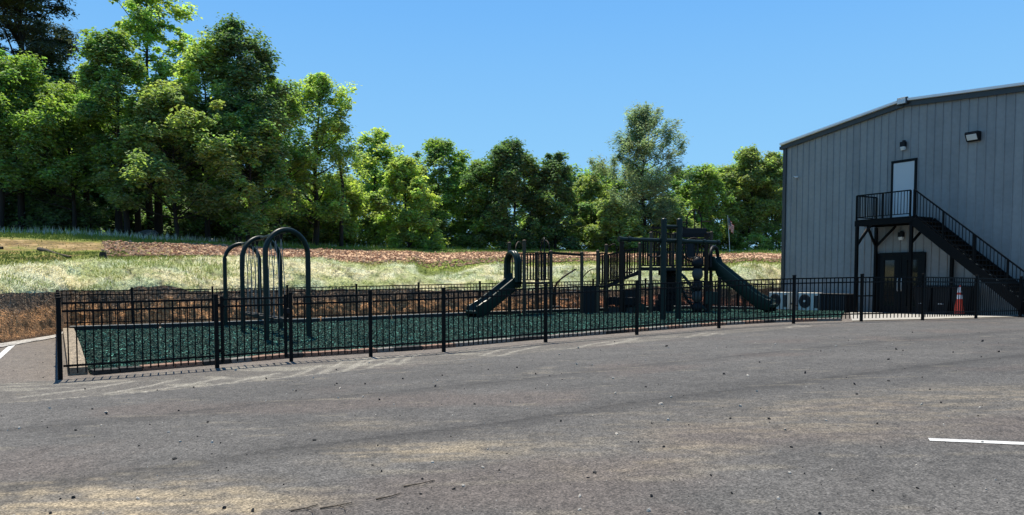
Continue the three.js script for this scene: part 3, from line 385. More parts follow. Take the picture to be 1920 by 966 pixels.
// ---------------------------------------------------------------- black picket fences
const POST_H = 1.29, picketGeo = new THREE.BoxGeometry(.019, 1.12, .019), postGeo = merge([box(0, POST_H / 2 - .05, 0, .066, POST_H + .07, .066, .006), box(0, POST_H - .005, 0, .076, .03, .076, .008)]);
const RAILS = [1.2, 1.075, .21];
function fencePanel(root, a, b, gap = .115, e = .045) {
  const dir = b.clone().sub(a), L = Math.hypot(dir.x, dir.z), n = Math.round((L - 2 * e) / gap);
  for (const h of RAILS) part('rail', bar(a.clone().lerp(b, e / L).setY(lerp(a.y, b.y, e / L) + h), a.clone().lerp(b, 1 - e / L).setY(lerp(b.y, a.y, e / L) + h), .03, .034), M.fence, root);
  const yaw = Math.atan2(-dir.z, dir.x);
  for (let k = 1; k < n; k++) { const p = a.clone().lerp(b, k / n), m = mesh('picket', picketGeo, M.fence, root); m.position.copy(p).sub(root.position); m.position.y += .085 + .56; m.rotation.y = yaw; }
}
function fencePost(root, p, yaw) { const m = mesh('post', postGeo, M.fence, root); m.position.copy(p).sub(root.position); m.rotation.y = yaw; }
const yawOf = (a, b) => Math.atan2(-(b.z - a.z), b.x - a.x);
{
  const P = frontPosts;
  const f1 = thing('picket_fence', 'black metal picket fence panel left of the gate', 'fence', P[0], 'black picket fences round the playground');
  fencePanel(f1, P[0], P[1]); fencePost(f1, P[0], yawOf(P[0], P[1])); fencePost(f1, P[1], yawOf(P[0], P[1]));
  const f2 = thing('picket_fence', 'long black metal picket fence right of the gate', 'fence', P[2], 'black picket fences round the playground');
  for (let k = 2; k < P.length; k++) { fencePost(f2, P[k], yawOf(P[Math.max(k - 1, 2)], P[Math.min(k + 1, P.length - 1)])); if (k < P.length - 1) fencePanel(f2, P[k], P[k + 1]); }
  // gate
  const ga = P[1].clone().lerp(P[2], .075), gb = P[1].clone().lerp(P[2], .925), gate = thing('picket_gate', 'black metal picket gate between two fence posts', 'gate', ga, 'black picket fences round the playground');
  fencePanel(gate, ga, gb, .115, .03);
  for (const p of [ga, gb]) part('stile', box(p.x, p.y + .67, p.z, .05, 1.18, .05, .005), M.fence, gate);
  part('hinge', merge([.3, 1.1].map((h) => box(P[1].x + .05, P[1].y + h, P[1].z - .03, .1, .06, .05))), M.fence, gate);
  part('latch', box(P[2].x - .06, P[2].y + .95, P[2].z + .04, .12, .1, .06, .01), M.blackPlastic, gate);
  const B = BACK.map(([x, d]) => V(x, bedHeight(x, d) - .03, -d));
  const fb = thing('picket_fence', 'black metal picket fence along the earth bank behind playground', 'fence', B[0], 'black picket fences round the playground');
  B.forEach((p, k) => { fencePost(fb, p, yawOf(B[Math.max(k - 1, 0)], B[Math.min(k + 1, B.length - 1)])); if (k) fencePanel(fb, B[k - 1], p); });
  const S = []; for (let k = 0; k <= 5; k++) { const x = lerp(P[0].x, B[0].x, k / 5), d = lerp(-P[0].z, -B[0].z, k / 5); S.push(V(x, lotHeight(x, d), -d)); }
  const fs = thing('picket_fence', 'black metal picket fence seen end on at the left corner', 'fence', S[0], 'black picket fences round the playground');
  S.forEach((p, k) => { if (k && k < 5) fencePost(fs, p, yawOf(S[0], S[5])); if (k) fencePanel(fs, S[k - 1], p); });
}
// ---------------------------------------------------------------- three arches with hanging steps
{
  const legs = [[[500, 641], [579, 633], 426], [[456, 624.5], [527, 618.5], 447], [[423.5, 612.5], [488, 609.5], 463.5]].map(([a, b]) => [onGround(...a, bedHeight), onGround(...b, bedHeight)]);
  const o = thing('arch_climber', 'dark green triple arch climber with hanging step pods', 'play equipment', legs[1][0]);
  const tops = [];
  for (const [a, b] of legs) { const c = a.clone().lerp(b, .5), base = (a.y + b.y) / 2, H = 2.6, w = a.distanceTo(b) / 2, dir = b.clone().sub(a).setY(0).normalize(), pts = [a.clone().setY(a.y - .1), a.clone().setY(base + 1), a.clone().setY(base + H - w)]; for (let k = 1; k < 10; k++) { const t = Math.PI * (1 - k / 10); pts.push(c.clone().addScaledVector(dir, Math.cos(t) * w).setY(base + H - w + Math.sin(t) * w)); } pts.push(b.clone().setY(base + H - w), b.clone().setY(base + 1), b.clone().setY(b.y - .1)); part('arch', tube(pts, .062, 70, 12), M.darkGreen, o); tops.push(c.clone().setY(base + H)); const col = []; for (const p of [a, b]) { const g = new THREE.CylinderGeometry(.09, .1, .05, 14); g.translate(p.x, p.y + .02, p.z); col.push(g); } part('footing', merge(col), M.darkGreen, o); }
  for (let s = 0; s < 2; s++) {
    const A = tops[s], B = tops[s + 1], beam = part('beam', tube([A.clone().setY(A.y - .02), A.clone().lerp(B, .5).setY((A.y + B.y) / 2 - .02), B.clone().setY(B.y - .02)], .05, 10, 10), M.darkGreen, o);
    for (let k = 0; k < 4; k++) { const p = A.clone().lerp(B, .2 + .2 * k), yb = bedHeight(p.x, -p.z) + .42; const g1 = new THREE.CylinderGeometry(.05, .025, .12, 10); g1.translate(p.x, p.y - .12, p.z); part('hanger', g1, M.blackPlastic, o); for (const e of [-.09, .09]) part('chain', tube([p.clone().setY(p.y - .15), V(p.x + e * .8, (p.y + yb) / 2, p.z + e * .3), V(p.x + e, yb, p.z + e * .4)], .011, 6, 5), M.chain, o); const pod = new THREE.CylinderGeometry(.2, .16, .09, 20); pod.translate(p.x, yb, p.z); part('step_pod', pod, M.greyPlastic, o); }
  }
}
// ---------------------------------------------------------------- overhead bar frame with two tall posts
{
  const a = onGround(1243, 601, bedHeight), b = onGround(1272, 600, bedHeight), D = -a.z, o = thing('overhead_bar_frame', 'tall dark green two-post frame with long crossbar and hanging grips', 'play equipment', a);
  const H = 3.02; for (const p of [a, b]) { const g = new THREE.CylinderGeometry(.09, .09, H + .1, 18); g.translate(p.x, p.y + H / 2 - .05, p.z); const cap = new THREE.SphereGeometry(.088, 16, 8, 0, 6.3, 0, 1.6); cap.scale(1, .6, 1); cap.translate(p.x, p.y + H, p.z); const q = part('post', g, M.darkGreen, o); part('cap', cap, M.darkGreen, o, q); }
  part('rung', tube([a.clone().setY(a.y + H - .2), b.clone().setY(b.y + H - .2)], .045, 2, 10), M.darkGreen, o);
  const dir = V(.93, 0, -.36), yB = a.y + H - .62, mid = a.clone().lerp(b, .5), zo = V(.0, 0, -.1), L = mid.clone().add(zo).addScaledVector(dir, -1.75).setY(yB + .02), R = mid.clone().add(zo).addScaledVector(dir, 1.72).setY(yB - .02);
  part('crossbar', tube([L, L.clone().lerp(R, .5), R], .06, 6, 12), M.darkGreen, o);
  for (const t of [0, .09, .4, .62, .85, 1]) { const p = L.clone().lerp(R, t), g = new THREE.CylinderGeometry(.085, .085, .09, 14); g.rotateZ(Math.PI / 2); g.rotateY(.37); g.translate(p.x, p.y, p.z); part('clamp', g, M.darkGreen, o); }
  for (const [t, w] of [[.27, .5], [.66, .42]]) { const p = L.clone().lerp(R, t), q = p.clone().addScaledVector(dir, w); part('hanging_grip', tube([p.clone(), p.clone().setY(p.y - .3), p.clone().addScaledVector(dir, .07).setY(p.y - .47), p.clone().lerp(q, .5).setY(p.y - .5), q.clone().addScaledVector(dir, -.06).setY(p.y - .48), q.clone().setY(p.y - .3), q.clone()], .024, 30, 8), M.blackPlastic, o); }
}
// ---------------------------------------------------------------- play structure: posts, decks, rails, slides
{
  const root = thing('play_structure', 'large tan and green playground structure with two slides', 'play equipment', V(3.6, bedHeight(3.6, 27), -27));
  const post = (px, top, D, mat = M.tan, r = .062) => { const t = at(px, top, D), yb = bedHeight(t.x, D), g = new THREE.CylinderGeometry(r, r, t.y - yb + .1, 14); g.translate(t.x, (t.y + yb) / 2 - .05, t.z); const p = part('post', g, mat, root), c = new THREE.SphereGeometry(r * 1.15, 14, 8); c.scale(1, .8, 1); c.translate(t.x, t.y + .01, t.z); part('cap', c, mat, root, p); return V(t.x, yb, t.z); };
  const railing = (a, b, y0a, y0b, y1a, y1b, n, mat = M.brown, name = 'railing') => { const g = [bar(a.clone().setY(y0a), b.clone().setY(y0b), .035), bar(a.clone().setY(y1a), b.clone().setY(y1b), .04)], o = part(name, merge(g), mat, root); for (let k = 1; k < n; k++) { const p = a.clone().lerp(b, k / n), l = lerp(y0a, y0b, k / n), h = lerp(y1a, y1b, k / n), c = new THREE.CylinderGeometry(.024, .024, h - l, 6); c.translate(p.x, (l + h) / 2, p.z); part('bar', c, mat, root, o); } };
  const deck = (pts, y, th = .07) => { const s = new THREE.Shape(pts.map((p) => new THREE.Vector2(p.x, -p.z))), g = new THREE.ExtrudeGeometry(s, { depth: th, bevelEnabled: false }); g.rotateX(-Math.PI / 2); g.scale(1, 1, 1); g.translate(0, y - th, 0); part('deck', g, M.deckMetal, root); };
  // left tower
  const p1 = post(955, 457, 27), p2 = post(983, 453, 25.7), p3 = post(1006, 475, 27.6), p4 = post(1033, 473, 26.2), yL = bedHeight(.5, 26) + 1.2;
  deck([p1, p2, p4, p3], yL);
  railing(p2, p4, yL + .08, yL + .08, yL + 1.02, yL + 1.02, 9); railing(p1, p3, yL + .08, yL + .08, yL + 1.02, yL + 1.02, 9); railing(p3, p4, yL + .08, yL + .08, yL + 1.02, yL + 1.02, 6, M.brown);
  const loop = (pts, r = .022, mat = M.brown) => part('loop_rail', tube(pts, r, 28, 8), mat, root);
  { const q = p2.clone().lerp(p4, .62), e = q.clone().add(V(.1, 0, .55)); loop([q.clone().setY(yL + .05), q.clone().setY(yL + 1.1), q.clone().lerp(e, .25).setY(yL + 1.45), e.clone().setY(yL + 1.5), e.clone().setY(yL + 1.3), e.clone().setY(yL), e.clone().setY(yL - 1.25)], .022, M.blackPlastic); }
  { const q = p1.clone().lerp(p2, .45), e = p1.clone().lerp(p3, .5); loop([q.clone().setY(yL + .9), q.clone().setY(yL + 1.25), q.clone().lerp(e, .4).setY(yL + 1.45), e.clone().setY(yL + 1.3), e.clone().setY(yL + .9)], .02, M.tan); loop([p3.clone().lerp(p4, .3).setY(yL + .95), p3.clone().lerp(p4, .35).setY(yL + 1.35), p3.clone().lerp(p4, .6).setY(yL + 1.5), p3.clone().lerp(p4, .85).setY(yL + 1.35), p3.clone().lerp(p4, .9).setY(yL + .95)], .02, M.brown); }
  part('enclosure_panel', bar(p1.clone().lerp(p2, .5).setY(yL - 1.05), p1.clone().lerp(p2, .5).setY(yL - .1), .9, .03), M.blackPlastic, root);
  // left slide: a bedway with raised sides, and an entry hood
  const chute = (top, end, w, label, drop = .1) => {
    const dir = end.clone().sub(top).setY(0), L = dir.length(); dir.normalize(); const side = V(-dir.z, 0, dir.x), N = 36, prof = [[-1, .26], [-.93, .3], [-.86, .26], [-.78, .02], [-.4, -.02], [0, -.03], [.4, -.02], [.78, .02], [.86, .26], [.93, .3], [1, .26], [1, -.17], [.8, -.23], [-.8, -.23], [-1, -.17], [-1, .26]];
    const centre = (t) => { const s = ss(0, 1, t); const y = t < .12 ? top.y - .3 * t * t : lerp(top.y, end.y, clamp(t < .78 ? (t - .03) / .75 * .93 : .93 + .07 * Math.sin((t - .78) / .22 * 1.57))); return top.clone().addScaledVector(dir, t * L).setY(y + .03 * Math.sin(t * 12) * drop * 10 * (t < .8 ? 1 : 0)); };
    const g = sheet(N, prof.length - 1, (u, v) => { const c = centre(u), [x, y] = prof[Math.round(v * (prof.length - 1))], fl = 1 + .12 * ss(.85, 1, u), hh = y > 0 ? 1 - .35 * ss(.8, 1, u) : 1; return c.addScaledVector(side, x * w / 2 * fl).add(V(0, y * hh, 0)); });
    const m = part('slide', g, M.slideGreen, root); m.material = M.slideGreen; m.userData.label = label;
    const lipc = centre(1); part('slide_lip', bar(lipc.clone().addScaledVector(side, -w * .56).setY(lipc.y - .03), lipc.clone().addScaledVector(side, w * .56).setY(lipc.y - .03), .14, .12, .04), M.slideGreen, root, m);
    part('slide_foot', box(lipc.x - dir.x * .25, (lipc.y + bedHeight(lipc.x, -lipc.z)) / 2 - .06, lipc.z - dir.z * .25, .12, Math.max(.1, lipc.y - bedHeight(lipc.x, -lipc.z)), .12), M.blackPlastic, root, m);
    return m;
  };
  { const top = p1.clone().lerp(p2, .5).setY(yL + .02), end = at(884, 583, 25.4); end.y = bedHeight(end.x, 25.4) + .24; const m = chute(top, end, .62, 'dark green open slide at the left end', 0);
    const dir = end.clone().sub(top).setY(0).normalize(), side = V(-dir.z, 0, dir.x), c = top.clone().addScaledVector(dir, .12), hood = [];
    for (const off of [0, .1]) { const pts = []; const q = c.clone().addScaledVector(dir, off); for (let k = 0; k <= 12; k++) { const t = Math.PI * (1 - k / 12); pts.push(q.clone().addScaledVector(side, Math.cos(t) * .36).setY(yL + .62 + Math.sin(t) * .42)); } pts.unshift(q.clone().addScaledVector(side, -.37).setY(yL)); pts.push(q.clone().addScaledVector(side, .37).setY(yL)); hood.push(tube(pts, .085, 34, 10)); }
    part('slide_hood', merge(hood), M.slideGreen, root, m); }
  // middle: overhead beam, small steps, activity panels
  const p5 = post(1091, 475, 26.9), p6 = post(1121, 472, 27.0), p7 = post(1137, 461, 27.6), yM = yL - .15;
  part('overhead_beam', bar(p4.clone().setY(yL + 1.03), p5.clone().setY(yL + .98), .07, .09), M.brown, root); part('overhead_beam', bar(p5.clone().setY(yL + .98), p6.clone().setY(yL + .98), .04, .05), M.brown, root);
  part('activity_panel', bar(p5.clone().lerp(p6, .08).setY(yL - .65), p5.clone().lerp(p6, .92).setY(yL - .65), .04, 1.0, .015), M.blackPlastic, root);
  railing(p6, p7, yM + .08, yM + .08, yL + 1.05, yL + 1.05, 4);
  const q6 = p6.clone().add(V(.25, 0, -1.0)), q5 = p5.clone().add(V(.2, 0, -1.0)); deck([p5, p6, p7, q6, q5], yM);
  { const base = p5.clone().add(V(-.15, 0, .1)); for (let k = 0; k < 3; k++) { const c = base.clone().add(V(-.75 + k * .28, 0, -.3)); part('step', box(c.x, bedHeight(c.x, -c.z) + .28 + k * .26, c.z, .34, .05, .6, .015), M.deckMetal, root); } for (const dz of [0, -.6]) loop([base.clone().add(V(-.85, 0, dz)).setY(yM - .75), base.clone().add(V(-.82, 0, dz)).setY(yM - .1), base.clone().add(V(-.6, 0, dz)).setY(yM + .25), base.clone().add(V(-.05, 0, dz)).setY(yM + .62)], .02, M.brown); }
  { const base = p6.clone().add(V(-.55, 0, -.5)); loop([base.clone().setY(yM), base.clone().add(V(.05, 0, 0)).setY(yM + .3), base.clone().add(V(.35, 0, 0)).setY(yM + .6), base.clone().add(V(.75, 0, 0)).setY(yM + .63)], .02, M.brown); }
  { const a = p7.clone(), e = p7.clone().add(V(.36, 0, .1)), y = yL + 1.25; loop([a.clone().setY(y - .15), a.clone().add(V(.04, 0, 0)).setY(y), a.clone().lerp(e, .5).setY(y + .12), e.clone().setY(y), e.clone().setY(yM)], .024, M.brown); }
  // sloping stair with barred sides up to the high deck
  const p8 = post(1166, 455, 26.9, M.brown, .085), p9 = post(1200, 458, 27.2), p10 = post(1221, 438, 26.9), p11 = post(1325, 440, 26.9, M.brown, .075), p12 = post(1334, 437, 28.2), p13 = post(1262, 440, 28.6), yH = bedHeight(6, 27) + 1.66;
  railing(p7, p9, yM + .05, yH - .25, yL + .98, yH + .72, 13); { const o = V(-.1, 0, -1.0); railing(p7.clone().add(o), p9.clone().add(o), yM + .05, yH - .25, yL + .98, yH + .72, 13); }
  for (let k = 0; k < 5; k++) { const c = p7.clone().lerp(p9, (k + .5) / 5).add(V(-.05, 0, -.5)); part('step', box(c.x, lerp(yM, yH, (k + .6) / 5), c.z, .3, .05, .95, .015), M.deckMetal, root); }
  part('stair_stringer', bar(p7.clone().setY(yM - .05), p9.clone().setY(yH - .15), .04, .11), M.deckMetal, root);
  deck([p9, p10, p11, p12, p13], yH, .12);
  railing(p9, p10, yH + .06, yH + .06, yH + 1.0, yH + 1.0, 4); railing(p10, p11, yH + .06, yH + .06, yH + .55, yH + .55, 17, M.blackPlastic); railing(p13, p12, yH + .06, yH + .06, yH + 1.1, yH + 1.1, 12, M.brown); railing(p10, p13, yH + .06, yH + .06, yH + 1.3, yH + 1.3, 8, M.brown); railing(p9, p13, yH + .06, yH + .06, yH + 1.0, yH + 1.0, 9, M.brown);
  part('roof_beam', bar(p10.clone().setY(yH + 1.42), p10.clone().lerp(p11, .62).setY(yH + 1.42), .06, .08), M.brown, root);
  part('roof_panel', bar(p10.clone().lerp(p11, .5).setY(yH + 1.3), p11.clone().setY(yH + 1.3), .05, .22, .02), M.blackPlastic, root);
  part('roof_panel', bar(p13.clone().setY(yH + 1.25), p12.clone().setY(yH + 1.25), .05, .2, .02), M.blackPlastic, root);
  { const a = p10.clone().lerp(p11, .64), e = p10.clone().lerp(p11, .9), m2 = a.clone().lerp(e, .55); for (const q of [a, e]) { loop([q.clone().setY(yH + 1.4), q.clone().setY(yH + 1.75), q.clone().lerp(m2, .45).setY(yH + 2.0), m2.clone().setY(yH + 2.08)], .022, M.brown); } loop([m2.clone().setY(yH + 1.4), m2.clone().setY(yH + 1.75), m2.clone().setY(yH + 2.1)], .022, M.brown); loop([p10.clone().lerp(p11, .52).setY(yH + 1.62), p10.clone().lerp(p11, .64).setY(yH + 1.62), p10.clone().lerp(p11, .66).setY(yH + 1.55)], .02, M.brown); loop([p10.clone().lerp(p11, .9).setY(yH + 1.64), p11.clone().setY(yH + 1.64), p11.clone().add(V(.15, 0, 0)).setY(yH + 1.64)], .02, M.brown); }
  { const c = p10.clone().lerp(p11, .72), ring = new THREE.TorusGeometry(.42, .035, 8, 28); ring.translate(c.x + .1, yH + .62, c.z); part('ring_panel', ring, M.brown, root); const hub = new THREE.CylinderGeometry(.16, .2, .5, 12); hub.translate(c.x, yH + .62, c.z - .1); part('wheel_hub', hub, M.blackPlastic, root); }
  // right slide
  { const top = p11.clone().lerp(p12, .5).add(V(.1, 0, 0)).setY(yH + .1), end = at(1450, 577, 26.3); end.y = bedHeight(end.x, 26.3) + .3; const m = chute(top, end, .75, 'long dark green slide at the right end', 0); const dir = end.clone().sub(top).setY(0).normalize(), side = V(-dir.z, 0, dir.x), c = top.clone().addScaledVector(dir, .1), pts = []; for (let k = 0; k <= 12; k++) { const t = Math.PI * (1 - k / 12); pts.push(c.clone().addScaledVector(side, Math.cos(t) * .42)  .setY(yH + .4 + Math.sin(t) * .35)); } pts.unshift(c.clone().addScaledVector(side, -.42).setY(yH)); pts.push(c.clone().addScaledVector(side, .42).setY(yH)); part('slide_hood', tube(pts, .07, 34, 10), M.blackPlastic, root, m); for (const t of [.3, .55]) { const q = top.clone().lerp(end, t); part('slide_support', bar(V(q.x, bedHeight(q.x, -q.z), q.z), V(q.x, q.y - .1, q.z), .06), M.tan, root, m); } }
  // pod stack climber and curved climber
  { const b = at(1307, 590, 26.4), yb = bedHeight(b.x, 26.4); for (let k = 0; k < 5; k++) { const g = new THREE.SphereGeometry(.2, 18, 12); g.scale(1, 1.1, .8); g.translate(b.x, yb + .2 + k * .4, b.z); part('climbing_pod', g, k % 2 ? M.greyPlastic : M.blackPlastic, root); } const pl = new THREE.CylinderGeometry(.05, .05, 2.1, 12); pl.translate(b.x, yb + 1.0, b.z - .1); part('climber_pole', pl, M.darkGreen, root); }
  { const a = at(1262, 508, 27.2), e = at(1314, 580, 26.6); e.y = bedHeight(e.x, 26.6) + .1; const pts = (o) => [a.clone().add(o), a.clone().lerp(e, .35).add(V(0, .12, 0)).add(o), a.clone().lerp(e, .7).add(V(0, -.05, 0)).add(o), e.clone().add(o)]; const side = V(.1, 0, .35); for (const s of [-1, 1]) part('climber_rail', tube(pts(side.clone().multiplyScalar(s)), .05, 24, 8), M.darkGreen, root); for (let k = 0; k < 8; k++) { const c = a.clone().lerp(e, (k + .5) / 8); part('climber_rung', bar(c.clone().sub(side), c.clone().add(side), .16, .05, .015), M.blackPlastic, root); } }
  { const a = p10.clone().add(V(.05, 0, -.15)), e = p13.clone().add(V(-.05, 0, .15)), n = 7; for (let k = 0; k < n; k++) { const t = k / (n - 1), c = a.clone().lerp(e, .5).add(V(.28 * Math.sin(t * 2.6) + .1 * t, 0, .1)); part('climbing_panel', bar(c.clone().add(V(-.42, 0, .1)).setY(lerp(bedHeight(c.x, -c.z) + .12, yH - .18, t)), c.clone().add(V(.42, 0, -.1)).setY(lerp(bedHeight(c.x, -c.z) + .12, yH - .18, t)), .07, .235, .03), k % 3 === 1 ? M.deckMetal : M.blackPlastic, root); } }
  part('enclosure_panel', bar(p8.clone().add(V(.1, 0, -.1)).setY(yM - .55), p9.clone().setY(yM - .55), .05, .8, .02), M.blackPlastic, root);
  // panels and table under the stair
  { const a = p7.clone().add(V(.1, 0, .1)), e = p8.clone().add(V(.5, 0, .1)); part('counter_top', bar(a.clone().setY(yM - .55), e.clone().setY(yM - .55), .35, .3, .02), M.blackPlastic, root); part('counter_panel', bar(a.clone().setY(yM - .97), e.clone().setY(yM - .97), .06, .42, .02), M.greyPlastic, root); const dr = new THREE.CylinderGeometry(.24, .24, .12, 20); dr.rotateX(Math.PI / 2); dr.translate(e.x + .15, yM - .85, e.z + .1); part('play_drum', dr, M.slideGreen, root); }
  { const c = at(1335, 560, 26.2), yb = bedHeight(c.x, 26.2); part('talk_panel', merge([box(c.x, yb + .55, c.z, .5, .45, .06, .02), box(c.x - .1, yb + .2, c.z, .08, .5, .08)]), M.slideGreen, root); }
}
// ---------------------------------------------------------------- field things
{
  const log = (a, b, r0, r1, label) => { const o = thing('log', label, 'log', a), g = taper([a, a.clone().lerp(b, .3).add(V(0, .03, .1)), a.clone().lerp(b, .65).add(V(0, -.02, .05)), b].map((p) => p.clone().add(V(0, r0 * .6, 0))), r0, r1, 8); part('stem', g, M.wood, o); part('cut_end', (() => { const s = new THREE.SphereGeometry(r0, 10, 6); s.translate(a.x, a.y + r0 * .6, a.z); return s; })(), M.bark, o); };
  log(onLand(76, 34), onLand(134, 32.2), .1, .05, 'long bare log lying on the grassy field'); log(onLand(-30, 33), onLand(8, 33), .1, .08, 'short log end at left edge of the field');
  { const p = onLand(195, 31.5), o = thing('stump', 'small dark stump at top of the straw slope', 'stump', p), g = new THREE.CylinderGeometry(.12, .19, .32, 9); g.translate(p.x, p.y + .13, p.z); part('stem', g, M.bark, o); }
  const rock = (px, D, sx, sy, mat, label, seed) => { const p = onLand(px, D), g = new THREE.IcosahedronGeometry(1, 3), A = g.attributes.position; for (let k = 0; k < A.count; k++) { const f = .75 + .5 * fbm(A.getX(k) * 1.3 + seed, A.getY(k) * 1.3 + A.getZ(k), 3); A.setXYZ(k, A.getX(k) * f * sx, A.getY(k) * f * sy, A.getZ(k) * f * sx * .8); } g.computeVertexNormals(); const m = mesh('boulder', g, mat); m.position.set(p.x, p.y + sy * .45, p.z); tag(m, label, 'boulder', 'boulders at the edge of the woods'); };
  rock(282, 53.5, .8, .5, M.rock, 'largest grey boulder under the trees at wood edge', 1); rock(318, 54, .55, .28, M.rock, 'low flat grey boulder right of the largest boulder', 5); rock(398, 57, .34, .26, std([.6, .6, .58], .8), 'small pale boulder in the dark shade of woods', 9);
  // flag on a pole
  const b = onLand(1367, 84), o = thing('flagpole', 'thin flagpole at the wood edge', 'flagpole', b); part('pole', taper([b, b.clone().add(V(-.1, 1.7, 0)), b.clone().add(V(-.28, 4.0, 0))], .045, .03, 8), M.steel, o); const fin = new THREE.SphereGeometry(.06, 8, 6); fin.translate(b.x - .28, b.y + 4.02, b.z); part('finial', fin, M.steel, o);
  const cv = document.createElement('canvas'); cv.width = 190; cv.height = 100; const x = cv.getContext('2d'); for (let k = 0; k < 13; k++) { x.fillStyle = k % 2 ? '#e8e4dc' : '#a81c2c'; x.fillRect(0, k * 100 / 13, 190, 100 / 13 + 1); } x.fillStyle = '#1f2a54'; x.fillRect(0, 0, 76, 54); x.fillStyle = '#fff'; for (let r = 0; r < 9; r++) for (let c = 0; c < (r % 2 ? 5 : 6); c++) { x.beginPath(); x.arc(6 + c * 12.7 + (r % 2 ? 6.3 : 0), 5 + r * 5.5, 1.8, 0, 7); x.fill(); }
  const tex = new THREE.CanvasTexture(cv); tex.colorSpace = THREE.SRGBColorSpace; const N = 20, fg = new THREE.PlaneGeometry(1, 1, N, 12), A = fg.attributes.position;
  for (let k = 0; k < A.count; k++) { const u = A.getX(k) + .5, v = .5 - A.getY(k); A.setXYZ(k, u * .62 + .05 * Math.sin(u * 16 + v * 2), 3.85 - v * 1.15 - u * (.9 + .1 * Math.sin(v * 5)), .13 * Math.sin(u * 14 + v * 1.5)); } fg.translate(b.x - .2, b.y, b.z + .02); fg.computeVertexNormals();
  const fl = mesh('flag', fg, new THREE.MeshStandardMaterial({ map: tex, roughness: .85, side: THREE.DoubleSide })); tag(fl, 'limp red white and blue flag on thin pole', 'flag');
}
